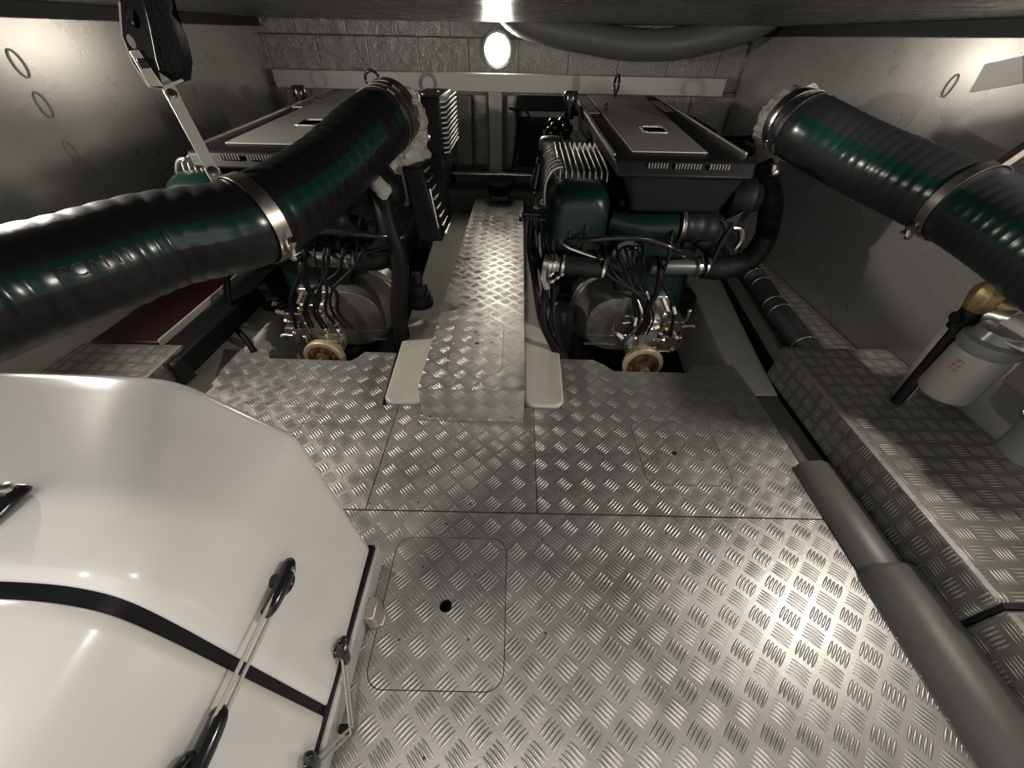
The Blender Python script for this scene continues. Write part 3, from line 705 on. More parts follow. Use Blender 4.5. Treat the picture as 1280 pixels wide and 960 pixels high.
    # aft clutter on the cover's inboard side, near the bulkhead
    P('filler_cap', MB().lathe(q(713, 128, 2.1), (0, 0, 1), [(-.06, .022), (.0, .022), (.0, .03), (.03, .032), (.04, .026), (.042, .001)], 18), M_BLACKG, smooth=50)
    cl = MB()
    for k in range(9):
        c = V((.12 + rng.random() * .13, 1.95 + rng.random() * .25, .50 + rng.random() * .07)); cl.sph(c, .020 + rng.random() * .012, seg=10)
    cl.bb((.12, 1.9, .2), (.3, 2.2, .52))
    P('accessory_housing', cl, M_BLACKG, bev=.003, smooth=50)
    # outlet pipe, air hose with clamp
    P('coolant_pipe', MB().tube(cr([q(765, 275, 1.30), q(800, 283, 1.27), q(846, 283, 1.25)], 6), .043, 22), M_GREEN, smooth=60)
    P('air_hose', MB().tube(resample(cr([q(846, 283, 1.25), q(866, 283, 1.26), q(882, 287, 1.29), q(890, 300, 1.35)], 8), .004)[0], lambda u: .044 + .004 * math.cos(u * 26), 22), M_RUBBER, smooth=70)
    clampb(E, q(849, 283, 1.25) + S, (1, 0, 0), .0445, .010)
    # lower transverse water hose
    ha, hb = q(700, 331, 1.20), q(757, 337, 1.19)
    P('water_hose', MB().tube(cr([ha, ha.lerp(hb, .5), hb], 5), .030, 20), M_RUBBER, smooth=60)
    P('water_pipe', MB().tube(cr([q(680, 328, 1.21), ha], 5), .024, 18).tube(cr([q(683, 330, 1.21), q(680, 345, 1.21), q(684, 360, 1.21)], 5), .012, 12), M_ALU, smooth=60)
    ax = (hb - ha)
    for p, R in ((q(688, 330, 1.205), .029), (q(693, 330, 1.205), .029), (q(703, 331, 1.20), .031), (q(753, 337, 1.19), .031)):
        clampb(E, p + S, ax, R, .008)
    for p in ((688, 344), (697, 347), (703, 343), (690, 352)):
        P('clamp_bolt', MB().sph(q(*p, 1.18), .0075, seg=10).cyl(q(*p, 1.18), q(p[0] + 5, p[1] - 3, 1.19), .0045), M_STEEL, smooth=60)
    # pump in the middle
    pc = q(783, 322, 1.27)
    P('water_pump', MB().lathe(pc + V((0, .05, 0)), (0, -1, .1), [(0, .062), (.045, .060), (.052, .052), (.056, .052), (.058, .040), (.070, .038), (.074, .03), (.075, .001)], 28), M_BLACKG, smooth=40)
    P('pump_bracket', MB().bb((pc.x - .09, 1.30, pc.z - .04), (pc.x + .13, 1.34, pc.z + .06)), M_BLACK, bev=.006)
    # grey oil cooler bar and clamps to the right
    oa, ob = q(812, 333, 1.27), q(878, 334, 1.27)
    P('oil_cooler', MB().tube([oa, ob], .026, 20), M_OIL, smooth=60)
    for p in ((872, 333), (881, 334)):
        clampb(E, q(*p, 1.265) + S, (1, 0, 0), .031, .009)
    if right:
        pts = [q(880, 334, 1.265), q(905, 335, 1.28), q(935, 325, 1.34), q(955, 300, 1.40), q(962, 270, 1.42), q(962, 240, 1.43), q(950, 205, 1.46)]
        corrugated('ribbed_hose', [p + S for p in pts], .036, .0022, .009, M_RUBBER, E)
    else:
        P('water_hose', MB().tube(cr([q(880, 334, 1.265), q(905, 333, 1.28), q(925, 320, 1.33)], 5), .036, 20), M_RUBBER, smooth=60)
    P('throttle_housing', MB().bb((.545, 1.27, .33), (.62, 1.36, .40)).sph((.61, 1.27, .36), .032, (1, .8, .7)), M_BLACK, bev=.01, smooth=50)
    # gearbox: ribbed bell and casing
    gm[0] = True
    gb = MB(); rs = []
    for y, sx, sz in ((1.42, .20, .165), (1.36, .20, .165), (1.355, .185, .15), (1.30, .175, .135), (1.25, .145, .115), (1.245, .11, .085)):
        rs.append([V((.42 + sx * math.copysign(abs(math.cos(t)) ** .8, math.cos(t)), y, .045 + sz * math.copysign(abs(math.sin(t)) ** .8, math.sin(t)))) for t in [2 * math.pi * j / 32 for j in range(32)]])
    gb.rings(rs)
    G_ = P('gearbox', gb, M_GEAR, smooth=35, bev=.003)
    gr = MB()
    gr.box((.335, 1.250, .0), (.10, .012, .006)); gr.box((.335, 1.250, -.04), (.12, .012, .006)); gr.box((.30, 1.26, .02), (.006, .012, .12))
    P('casing_ribs', gr, M_GEAR, G_, bev=.001)
    P('shift_housing', MB().bb((.46, 1.20, -.03), (.535, 1.27, .10)).bb((.43, 1.215, .03), (.48, 1.28, .13)), M_ALU, G_, bev=.012, seg=3)
    P('valve_block', MB().bb((.545, 1.20, -.03), (.63, 1.30, .035)).bb((.545, 1.22, .04), (.625, 1.30, .085)), M_GEAR, G_, bev=.005)
    P('valve_block', MB().bb((.49, 1.25, .10), (.56, 1.33, .17)), M_ALU, G_, bev=.006)
    P('lower_casing', MB().lathe((.50, 1.245, -.03), (0, -1, 0), [(0, .075), (.02, .072), (.03, .05), (.03, .03)], 24).box((.50, 1.215, -.045), (.13, .02, .05)), M_ALU, G_, bev=.004)
    for k in range(26):
        x = .40 + rng.random() * .225; z = -.035 + rng.random() * .17; y = 1.195 + rng.random() * .02
        if k % 3 == 0: mb = MB().lathe((x, y, z), (rng.uniform(-.3, .3), -1, rng.uniform(-.2, .5)), [(0, .0085), (.010, .0085), (.011, .005), (.018, .005), (.019, .001)], 6)
        elif k % 3 == 1: mb = MB().cyl((x - .018, y, z), (x + .018, y, z + rng.uniform(-.006, .006)), .006, 10).lathe((x + .016, y, z), (1, 0, 0), [(0, .009), (.010, .009)], 6)
        else: mb = MB().cyl((x, y, z - .02), (x, y - .003, z + .02), .0052, 10).sph((x, y, z + .02), .009, seg=10)
        P('fitting', mb, M_STEEL if k % 4 else M_BRASS, G_, smooth=40)
    for p in ((796, 375), (807, 365), (828, 372)):
        P('pipe_union', MB().cyl(q(p[0], p[1], 1.23), q(p[0] + 7, p[1] + 17, 1.21), .0085, 12), M_STEEL, G_, smooth=50)
    gm[0] = False
    # coupling flange
    fc = V((.483, 1.135, -.055))
    fl = P('coupling_flange', MB().lathe(fc + V((0, .08, 0)), (0, -1, 0), [(0, .045), (.05, .045), (.055, .072), (.075, .074), (.080, .070), (.080, .056)], 36), M_RIM, smooth=40)
    P('flange_face', MB().lathe(fc, (0, -1, 0), [(-.004, .057), (.001, .057), (.001, .030), (.014, .028), (.016, .001)], 30), M_RUST, fl, smooth=40)
    for k in range(6):
        a = math.pi * 2 * k / 6 + .3
        P('flange_bolt', MB().lathe(fc + V((.044 * math.cos(a), 0, .044 * math.sin(a))), (0, -1, 0), [(0, .009), (.008, .009), (.0085, .005), (.014, .005), (.0145, .001)], 6), M_RUST, fl)
    P('shaft', MB().cyl(fc, fc + V((0, -.5, -.05)), .02), M_STEEL, smooth=60)
    # rubber mounts
    for mx, my in (((.685, 1.45)), ((.205, 1.42))):
        z0 = 0.008
        w = P('engine_mount', MB().lathe((mx, my, z0), (0, 0, 1), [(0, .062), (.012, .062), (.016, .056), (.026, .056), (.030, .050), (.040, .050), (.045, .042), (.06, .040), (.062, .02), (.09, .02), (.091, .001)], 26), M_RUBBER, smooth=40)
    P('mount_arm', MB().bb((.17, 1.38, .06), (.72, 1.46, .10)), M_BLACK, bev=.008)
    # cable loom
    gm[0] = True
    for k in range(7):
        o1, o2 = rng.uniform(-14, 14), rng.uniform(-16, 16)
        pts = [q(765 + o1 * 2 + k * 6, 300 + o2 * .4, 1.38), q(766 + o1 * 1.5 + k * 6, 318, 1.20), q(775 + o1 + k * 5, 345 + o2 * .2, 1.19), q(800 + o2, 372, 1.17), q(806 + o2 * 1.4, 398, 1.185), q(795 + o2 * 1.8, 418, 1.19)]
        P('cable', MB().tube(cr(pts, 6), rng.choice((.0035, .005, .0062)), 8), M_BLACK, smooth=60)
    P('cable', MB().tube(cr([q(700, 300, 1.25), q(735, 300, 1.19), q(772, 297, 1.18), q(812, 300, 1.19), q(850, 315, 1.2), q(858, 324, 1.34)], 6), .009, 10), M_BLACKG, smooth=60)
    P('cable', MB().tube(cr([q(690, 275, 1.30), q(705, 305, 1.22), q(730, 317, 1.21), q(760, 326, 1.2)], 6), .006, 10), M_STEEL if right else M_BLACKG, smooth=60)
    P('cable', MB().tube(cr([q(848, 278, 1.33), q(840, 290, 1.21), q(836, 320, 1.18), q(828, 350, 1.18), q(842, 385, 1.17), q(838, 420, 1.18)], 6), .006, 10), M_BLACK, smooth=60)
    P('cable', MB().tube(cr([q(824, 322, 1.33), q(825, 335, 1.19), q(822, 362, 1.17), q(808, 388, 1.17)], 6), .010, 10), M_BLACK, smooth=60)
    if right:
        for a, b in (((795, 398), (793, 407)), ((842, 384), (844, 392))):
            P('cable_tag', MB().cyl(q(*a, 1.15), q(*b, 1.15), .005, 10), M_TAG)
        P('red_wire', MB().tube(cr([q(768, 405, 1.17), q(766, 412, 1.165), q(773, 420, 1.16), q(777, 427, 1.165)], 5), .0022, 6), M_WIRER, smooth=60)
        P('wire_plug', MB().cyl(q(771, 417, 1.155), q(778, 423, 1.155), .006, 8), M_TAG)
    # green outboard bracket
    gm[0] = False
    P('side_bracket', MB().prism([(.655, 1.27, .425), (.705, 1.27, .455), (.700, 1.27, .425), (.672, 1.26, .36), (.655, 1.24, .27), (.646, 1.24, .27), (.664, 1.26, .36), (.688, 1.27, .42)], (0, .012, 0)), M_GREEN, bev=.002)
    P('turbo_housing', MB().lathe((.70, 1.40, .46), (1, 0, 0), [(0, .055), (.03, .075), (.06, .078), (.08, .05), (.10, .045)], 26).sph((.74, 1.5, .58), .05, (1, 1.1, .5)), M_BLACK, smooth=50)
    return E, P, q
E_R, PR, qq = engine(0, 'right')
E_L, PL, _ = engine(-1.18, 'left')
# ---- outboard finned control box of the left engine
S0 = V((0, 0, 0))
def L_(name, mb, m, parent=E_L, **k): return link_mesh(name, mb, m, parent, **k)
cbp = [Py(512, 121, 1.62), Py(549, 126, 1.62)]
x0, x1, zt = cbp[0].x, cbp[1].x, cbp[0].z
zm = Py(556, 195, 1.62).z
box = L_('control_box', MB().bb((x0, 1.62, zm), (x1, 1.92, zt)), M_BLACK, bev=.006)
fin = MB()
for k in range(11):
    z = zt - .012 - k * (zt - zm) / 11.5
    fin.box((x1 + .011 , 1.77, z), (.022, .29, .0055), Matrix.Rotation(math.radians(-8), 3, 'Y'))
L_('heat_fins', fin, M_ALU, box, bev=.001)
for k in range(2): L_('lid_bolt', MB().lathe((x0 + .03 + k * .04, 1.70 + .1 * k, zt), (0, 0, 1), [(0, .006), (.003, .006), (.0035, .003)], 6), M_STEEL, box)
L_('latch_knob', MB().sph((x1 - .05, 1.612, zm + .06), .012, (1, .7, 1.2)), M_STEEL, box, smooth=60)
pa, pb = Py(505, 205, 1.46), Py(555, 300, 1.40)
lb = L_('relay_box', MB().hexa([(pa.x + .03, 1.38, pb.z), (pb.x, 1.38, pb.z), (pb.x + .01, 1.62, pb.z + .02), (pa.x + .03, 1.62, pb.z + .02)],
                            [(pa.x, 1.42, pa.z), (pb.x - .055, 1.42, pa.z), (pb.x - .03, 1.64, pa.z), (pa.x, 1.64, pa.z)]), M_BLACK, bev=.008)
fin = MB()
for k in range(8):
    u = (k + .5) / 8; xx = (pb.x) * (1 - u) + (pb.x - .055) * u; z = pb.z + (pa.z - pb.z) * u
    fin.box((xx + .006, 1.48 , z), (.010, .11, .003), Matrix.Rotation(math.radians(12), 3, 'Y'))
L_('heat_fins', fin, M_ALU, lb, bev=.001)
L_('edge_moulding', MB().tube([Py(537, 236, 1.38), Py(548, 285, 1.37)], .003, 8), M_ALU, lb)
L_('conduit', MB().tube(cr([Py(475, 235, 1.28), Py(485, 280, 1.24), Py(500, 330, 1.22), Py(498, 390, 1.2), Py(505, 430, 1.2)], 6), .028, 14), M_BLACK, E_L, smooth=60)
mq = Py(524, 366, 1.36)
L_('engine_mount', MB().lathe(mq - V((0, 0, .05)), (0, 0, 1), [(0, .05), (.02, .05), (.024, .044), (.05, .044), (.055, .036), (.09, .034), (.095, .02), (.13, .018), (.131, .001)], 24), M_RUBBER, E_L, smooth=40)

# ---- hanging loom between walkway and right engine
t = thing('cable_loom', 'black cable bundle hanging between the walkway and the right engine', 'cable', (.1, 1.3, .1))
for k in range(5):
    o = k * 4
    link_mesh('strand', MB().tube(cr([Py(664 + o, 275, 1.33), Py(662 + o + (0, 5, -2, 6, 2)[k], 310, 1.30 + .01 * k), Py(668 + o * (1.3, .6, 1.7, .9, 1.4)[k], 350, 1.24), Py(676 + o * (.7, 1.6, .5, 1.3, 1.0)[k], 400, 1.18 - .008 * k), Py(694 + o * .6, 440, 1.13), Py(706 + o * .5, 462, 1.10)], 6), (.010, .007, .012, .008, .010)[k], 10), M_BLACKG if k % 2 else M_BLACK, t, smooth=60)
tag(link_mesh('bilge_float', MB().lathe(Py(702, 392, 1.28) - V((0, 0, .20)), (0, 0, 1), [(0, .05), (.20, .05), (.23, .046), (.24, .03), (.24, .001)], 22), M_BLACKG, smooth=50), 'black cylinder under the clamped hose, left of the right gearbox', 'canister')
t = thing('cable_loom', 'black hose drooping beside the left gearbox to the deck edge', 'cable', (-.9, 1.2, .1))
link_mesh('strand', MB().tube(cr([Py(283, 340, 1.3), Py(285, 375, 1.25), Py(292, 405, 1.2), Py(308, 425, 1.15), Py(318, 440, 1.1)], 6), .011, 10), M_BLACK, t, smooth=60)

# ============================================================ EXHAUST HOSES
def frame_at(path, s):
    i = min(len(path) - 2, max(1, int(s * (len(path) - 1)))); return path[i], (path[i + 1] - path[i - 1]).normalized()
def exhaust(name, label, ctrl, R, m, stripe_ranges, band_u, ang_c, half, amp=.0022, pitch=.034, loc=None):
    path, L = resample(cr(ctrl, 10), .0045); N = len(path)
    rf = lambda u: R + amp * (abs(math.cos(u * L / pitch * math.pi)) * 1.6 - .8)
    t = thing(name, label, 'hose', path[N // 2])
    link_mesh('rubber_body', MB().tube(path, rf, 44), m, t, smooth=80)
    fr = frames(path)
    for a, b, wid, mm in stripe_ranges:
        i0, i1 = int(a * (N - 1)), int(b * (N - 1)); rs = []
        for i in range(i0, i1 + 1):
            _, A, B = fr[i]; r_ = rf(i / (N - 1)) + .0010; ring = []
            for j in range(9):
                th = ang_c + half * wid * (j / 4 - 1); ring.append(path[i] + (A * math.cos(th) + B * math.sin(th)) * r_)
            rs.append(ring)
        link_mesh('stripe', MB().rings(rs, cap=False, close=False), mm, t, smooth=80)
    return t, path, L, rf, fr
# left hose
lc = [W(-95, 398, .56), W(0, 366, .626), W(100, 337, .70), W(200, 303, .79), W(318, 276, .875), W(405, 220, 1.03), W(455, 172, 1.12), W(486, 146, 1.22)]
to_cam = (EYE - lc[4]).normalized()
tt = (lc[5] - lc[3]).normalized(); A0 = (V((0, 0, 1)) - tt * tt.z).normalized(); B0 = tt.cross(A0)
ang = math.atan2(to_cam.dot(B0), to_cam.dot(A0))
tL, pathL, LL, rfL, frL = exhaust('exhaust_hose', 'large black exhaust hose with green stripe crossing in front of the left engine', lc, .090, M_HOSE,
      [(.02, .845, .95, M_GREENS), (.90, .955, .8, M_GREENS)], .6, ang * 1.04, .24, amp=.0011, pitch=.040)
# right hose
rc = [W(990, 152, 1.20), W(1012, 164, 1.14), W(1060, 190, 1.10), W(1105, 212, 1.05), W(1160, 236, .98), W(1215, 262, .91), W(1290, 305, .80), W(1380, 365, .68)]
to_cam = (EYE - rc[3]).normalized(); tt = (rc[4] - rc[2]).normalized(); A0 = (V((0, 0, 1)) - tt * tt.z).normalized(); B0 = tt.cross(A0)
angR = math.atan2(to_cam.dot(B0), to_cam.dot(A0))
tR, pathR, LR, rfR, frR = exhaust('exhaust_hose', 'large dusty black exhaust hose with green stripe running along the right wall', rc, .085, M_HOSER,
      [(.10, .985, 1, M_GREENS)], .6, angR * .93, .26, amp=.0006, pitch=.030)
for nm, path, Rr, u, w in (('l', pathL, .0915, .985, .022), ('l', pathL, .0915, .955, .012)):
    p, d = frame_at(path, u); clampb(tL, p, d, Rr, w, 'hose_clamp', M_BAND)
for u in (.055, .085):
    p, d = frame_at(pathR, u); clampb(tR, p, d, .0868, .013, 'hose_clamp', M_STEEL, sa=2.2 if angR > 0 else -2.2)
# lettering moulded on the left stripe
def wrap_text(txt, path, fr, rf, s0, size, ang, parent, m):
    cu = bpy.data.curves.new('txt', 'FONT'); cu.body = txt; cu.size = size; cu.resolution_u = 3
    o = bpy.data.objects.new('txt', cu); C.objects.link(o)
    dg = bpy.context.evaluated_depsgraph_get(); me = bpy.data.meshes.new_from_object(o.evaluated_get(dg))
    bpy.data.objects.remove(o); N = len(path); step = (path[1] - path[0]).length; mb = MB()
    vs = []
    for v in me.vertices:
        i = int((s0 + v.co.x) / step); i = max(1, min(N - 2, i)); f_ = (s0 + v.co.x) / step - i
        t_, A, B = fr[i]; r_ = rf(i / (N - 1)) + .0022; th = ang - (v.co.y - size * .35) / r_ * (1 if ang > 0 else -1)
        vs.append(path[i] + t_ * f_ * step + (A * math.cos(th) + B * math.sin(th)) * r_)
    mb.add(vs, [tuple(p.vertices) for p in me.polygons])
    return link_mesh('lettering', mb, m, parent, flat=True)
wrap_text('SCAN M', pathL, frL, rfL, .145, .030, ang * 1.04, tL, M_LETTER)

# left hanger: clamp band, strap, ceiling bracket
pB = W(316, 274, .875); i = min(range(len(pathL)), key=lambda k: (pathL[k] - pB).length)
pc, dc = pathL[i], (pathL[i + 2] - pathL[i - 2]).normalized()
hg = thing('hose_hanger', 'steel band and strap hanging the left exhaust hose from the ceiling', 'hanger', pc)
a0_ = (V((0, 0, 1)) - dc * dc.z).normalized()
link_mesh('clamp_band', MB().band(pc, dc, .0935, .032, .0022, 48, ref=a0_), M_BAND, hg)
bd = dc.cross(a0_)
sgn = 1 if bd.dot(EYE - pc) > 0 else -1
thb = sgn * math.radians(118)
ear = pc + (a0_ * math.cos(thb) + bd * math.sin(thb)) * .094
rad_ = (ear - pc).normalized()
link_mesh('clamp_ear', MB().prism([ear + dc * -.013, ear + dc * .013, ear + dc * .013 + rad_ * .028, ear - dc * .013 + rad_ * .028], rad_.cross(dc) * .004), M_BAND, hg, bev=.001)
bt = link_mesh('clamp_bolt', MB().lathe(ear + rad_ * .016 - rad_.cross(dc) * .02, rad_.cross(dc), [(0, .008), (.008, .008), (.008, .005), (.045, .005), (.046, .009), (.056, .009), (.0565, .005)], 16), M_STEEL, hg)
sa_, sb_ = W(268, 218, .835), W(214, 116, .80)
sd = (sa_ - sb_).normalized(); sn = (EYE - sa_).normalized(); ss = sd.cross(sn).normalized(); sn = ss.cross(sd)
def bar(a, b, w, th, n=8):
    pts = []
    for k in range(n + 1):
        t_ = math.pi * k / n; pts.append(a - sd * w * math.sin(t_) * -1 * -1 + ss * w * math.cos(t_))
    return pts
def stad(a, b, w, th, s=None, nrm=None, d=None):
    d = (b - a).normalized(); s = ss; pts = []
    for k in range(9): t_ = math.pi * k / 8; pts.append(b + s * w * math.cos(t_) + d * w * math.sin(t_))
    for k in range(9): t_ = math.pi * k / 8; pts.append(a - s * w * math.cos(t_) - d * w * math.sin(t_))
    return MB().prism(pts, sn * th)
link_mesh('strap', stad(sb_, sa_, .0115, .003), M_STRAP, hg, bev=.0006)
link_mesh('lower_tab', stad(sa_ - sd * .012 + sn * -.004, sa_ + sd * .022 + sn * -.004, .0125, .003), M_STRAP, hg, bev=.0006)
link_mesh('upper_tab', stad(sb_ - sd * .035 + sn * -.004, sb_ + sd * .008 + sn * -.004, .0125, .003), M_STRAP, hg, bev=.0006)
for c in (sa_ - sd * .004, sb_ + sd * .006):
    link_mesh('strap_bolt', MB().lathe(c - sn * .014, sn, [(0, .0045), (.018, .0045), (.018, .0098), (.021, .0098), (.021, .0075), (.026, .0075), (.0265, .004)], 16), M_STEEL, hg, smooth=40)
# bracket: black channel of two cheeks, with big round holes, and a pale plate
bt_top = W(172, 4, .78)
bk = thing('ceiling_bracket', 'black channel bracket with round hole under the ceiling at upper left', 'bracket', (bt_top.x, bt_top.y, CZ))
Yb = .97
def bq(x, y, Y=None): return Py(x, y, Y or Yb)
ck = [bq(149, -6), bq(152, 45), bq(165, 78), bq(186, 108), bq(203, 111), bq(193, 75), bq(186, 40), bq(176, -8)]
# near cheek with a hole, built as a sheet in the plane Y = Yb
def sheet(outer, holes, Y, th):
    mb = plate([(p.x, p.z) for p in outer], holes, 0, th)
    mb.v = [V((v.x, Y - v.z, v.y)) for v in mb.v]; return mb
hc = bq(166, 22); hr = .014
h2c = bq(163, 52)
link_mesh('cheek', sheet(ck, [[(hc.x + hr * .8 * math.cos(2 * math.pi * k / 18), hc.z + hr * math.sin(2 * math.pi * k / 18)) for k in range(18)],
                            [(h2c.x + .008 * math.cos(2 * math.pi * k / 14), h2c.z + .011 * math.sin(2 * math.pi * k / 14)) for k in range(14)]], Yb, .004), M_BLACKG, bk, bev=.0008)
ck2 = [bq(176, -8, 1.0), bq(187, 40, 1.0), bq(194, 75, 1.0), bq(205, 110, 1.0), bq(228, 101, 1.0), bq(230, 78, 1.0), bq(222, 45, 1.0), bq(206, 18, 1.0), bq(202, -8, 1.0)]
link_mesh('back_web', sheet([bq(150, -6, 1.0), bq(154, 45, 1.0), bq(168, 80, 1.0), bq(188, 104, 1.0), bq(222, 98, 1.0), bq(226, 70, 1.0), bq(206, 10, 1.0), bq(202, -6, 1.0)], [], 1.03, .004), M_PIT, bk)
link_mesh('web', sheet(ck2, [], 1.0, .03), M_BLACK, bk, bev=.002)
link_mesh('base_lip', MB().tube([bq(186, 108, .975), bq(204, 110, .975), bq(229, 100, .995)], .0026, 8), M_STRAP, bk)
link_mesh('edge_strip', MB().tube([bq(149, 2, .968), bq(152, 45, .968), bq(165, 78, .968), bq(185, 108, .968)], .0017, 6), M_STRAP, bk)
pl = [bq(161, 64, .962), bq(172, 62, .962), bq(203, 108, .962), bq(186, 108, .962)]
link_mesh('pale_plate', MB().prism(pl, (0, .003, 0)), M_STRAP, bk, bev=.001)
pl = [bq(169, 73, .958), bq(180, 73, .958), bq(187, 85, .958), bq(177, 86, .958)]
link_mesh('plate_nut', MB().prism(pl, (0, .004, 0)), M_BLACKG, bk, bev=.001)
# right hanger band
pB = W(1200, 255, .93); i = min(range(len(pathR)), key=lambda k: (pathR[k] - pB).length)
pc, dc = pathR[i], (pathR[i + 2] - pathR[i - 2]).normalized()
hr_ = thing('hose_hanger', 'dull steel support band with bolt round the right exhaust hose', 'hanger', pc)
a0_ = (V((0, 0, 1)) - dc * dc.z).normalized(); bd = dc.cross(a0_); sgn = 1 if bd.dot(EYE - pc) > 0 else -1
link_mesh('clamp_band', MB().band(pc, dc, .0885, .024, .0022, 48, ref=a0_), M_BAND, hr_)
thb = sgn * math.radians(128); ear = pc + (a0_ * math.cos(thb) + bd * math.sin(thb)) * .089; rad_ = (ear - pc).normalized(); tg = rad_.cross(dc)
link_mesh('clamp_ear', MB().prism([ear - dc * .012, ear + dc * .012, ear + dc * .012 + rad_ * .03, ear - dc * .012 + rad_ * .03], tg * .004), M_BAND, hr_, bev=.001)
link_mesh('clamp_bolt', MB().lathe(ear + rad_ * .018 - tg * .018, tg, [(0, .008), (.008, .008), (.008, .005), (.036, .005), (.037, .009), (.046, .009), (.0465, .005)], 16), M_STEEL, hr_)
link_mesh('stay', MB().hexa([pc + a0_ * .088 + V((0, -.01, 0)), pc + a0_ * .088 + V((.02, -.01, 0)), pc + a0_ * .088 + V((.02, .01, 0)), pc + a0_ * .088 + V((0, .01, 0))],
                           [V((RX - .022, pc.y - .01, .80)), V((RX - .002, pc.y - .01, .80)), V((RX - .002, pc.y + .01, .80)), V((RX - .022, pc.y + .01, .80))]), M_BAND, hr_)

# wrapped exhaust elbows
def elbow(E, pts, rfun, part='exhaust_elbow'):
    path, L = resample(cr(pts, 10), .005)
    return link_mesh(part, MB().tube(path, rfun, 72, crumple=.26), M_FOILW, E, smooth=50)
elbow(E_L, [W(486, 146, 1.235), W(497, 146, 1.30), W(506, 165, 1.36), W(505, 195, 1.36), W(497, 222, 1.36), W(490, 245, 1.40)], lambda u: .088 * (1 - u) ** .6 * .25 + .066 - .008 * u)
L_('outlet_ring', MB().band(W(488, 143, 1.245), (pathL[-1] - pathL[-6]), .089, .03, .004, 44), M_BAND, E_L)
L_('insulation_scrap', MB().tube(cr([Py(470, 222, 1.28), Py(476, 235, 1.26), Py(480, 250, 1.25)], 6), lambda u: .004 + .020 * math.sin(math.pi * (.1 + .8 * u)), 12, crumple=.5), M_FOILW, E_L, smooth=50)
elbow(E_R, [W(997, 152, 1.20), W(983, 148, 1.27), W(968, 165, 1.36), W(955, 195, 1.40), W(940, 225, 1.42), W(925, 250, 1.44), W(905, 262, 1.47)], lambda u: .082 - .034 * min(1, u * 1.6) + .0 * u)
link_mesh('outlet_cap', MB().sph(W(935, 178, 1.42), .03, (1, 1, .7)).tube(cr([W(940, 178, 1.42), W(915, 180, 1.46), W(890, 180, 1.5)], 5), .025, 14), M_BLACK, E_R, smooth=60)
link_mesh('drain_fitting', MB().tube(cr([Py(915, 285, 1.36), Py(925, 287, 1.36), Py(926, 300, 1.36), Py(919, 312, 1.36)], 6), .012, 12), M_STEEL, E_R, smooth=60)
link_mesh('drain_fitting', MB().sph(Py(968, 215, 1.33), .014).cyl(Py(968, 205, 1.33), Py(966, 217, 1.33), .010), M_STEEL, E_R, smooth=60)

# corrugated hose on the right shelf
pts = [(1.03, 2.0, .16), (1.03, 1.85, .11), Pz(945, 348, .0885), Pz(965, 378, .0885), Pz(985, 405, .0885), Pz(1006, 434, .0885), Pz(1020, 452, .0885) + V((0, 0, 0))]
ch = thing('corrugated_hose', 'dark corrugated hose with wire rings on the right side shelf', 'hose', (.96, 1.3, .1))
corrugated('hose_body', pts, .035, .0035, .011, mat('corrugated_grey', (.06, .06, .058), rough=.4), ch)
pp, LLL = resample(cr(pts, 8), .01)
for u in (.42, .50, .66, .72, .93):
    p, d = frame_at(pp, u); link_mesh('wire_ring', MB().torus(p, d, .0395, .0028, 28, 8), M_STEEL, ch, smooth=60)

# ============================================================ FUEL FILTERS (right wall)
fx = 1.03
ct, cb = Px(1226, 436, fx), Px(1184, 492, fx); cx = (ct.x + cb.x) / 2; cy = (ct.y + cb.y) / 2
FB = thing('filter_bracket', 'pale mounting bracket with brass valve holding the filters on the right wall', 'bracket', (RX - .01, cy, .4))
link_mesh('back_plate', MB().bb((RX - .012, cy - .22, .24), (RX - .002, cy + .10, .52)), M_GREYW, FB, bev=.004)
link_mesh('arm', MB().bb((cx + .01, cy - .05, ct.z + .035), (RX - .01, cy + .06, ct.z + .075)), M_GREYW, FB, bev=.01)
link_mesh('shelf_flange', MB().prism([(cx - .03, cy - .02, ct.z + .045), (RX - .012, cy + .0, ct.z + .045), (RX - .012, cy - .22, ct.z + .045), (cx + .02, cy - .2, ct.z + .045)], (0, 0, .005)), M_ALU, FB, bev=.001)
bp_ = Px(1232, 372, cx)
link_mesh('brass_valve', MB().lathe(bp_ - V((0, 0, .04)), (0, 0, 1), [(0, .018), (.02, .026), (.045, .031), (.06, .029), (.075, .018), (.08, .001)], 8).cyl(bp_, bp_ + V((.05, -.04, -.01)), .018, 10), M_BRASS, FB, bev=.003, smooth=40)
link_mesh('valve_neck', MB().cyl(bp_ - V((0, 0, .08)), bp_ - V((0, 0, .03)), .022, 16).cyl(bp_ + V((-.03, 0, -.05)), bp_ + V((.05, .0, -.05)), .013, 12), M_BLACK, FB, smooth=50)
FC = thing('fuel_filter', 'white spin-on filter canister with red print hanging on the right wall', 'filter', (cx, cy, cb.z))
R_ = .052
link_mesh('canister', MB().lathe((cx, cy, cb.z - .01), (0, 0, 1), [(0, .02), (.001, R_ - .012), (.006, R_ - .004), (.014, R_), (ct.z - cb.z + .0, R_), (ct.z - cb.z + .012, R_ - .003)], 40), M_FILTER, FC, smooth=40)
link_mesh('filter_head', MB().lathe((cx, cy, ct.z), (0, 0, 1), [(0, R_ - .004), (.012, R_ + .004), (.030, R_ + .003), (.036, .045), (.055, .040), (.056, .001)], 32), M_CLOUD, FC, smooth=40)
mbp = MB(); va = math.atan2(-cy + 0, 0 - cx)
dirc = V((0 - cx, 0 - cy, 0)).normalized(); a_c = math.atan2(dirc.y, dirc.x) - .50
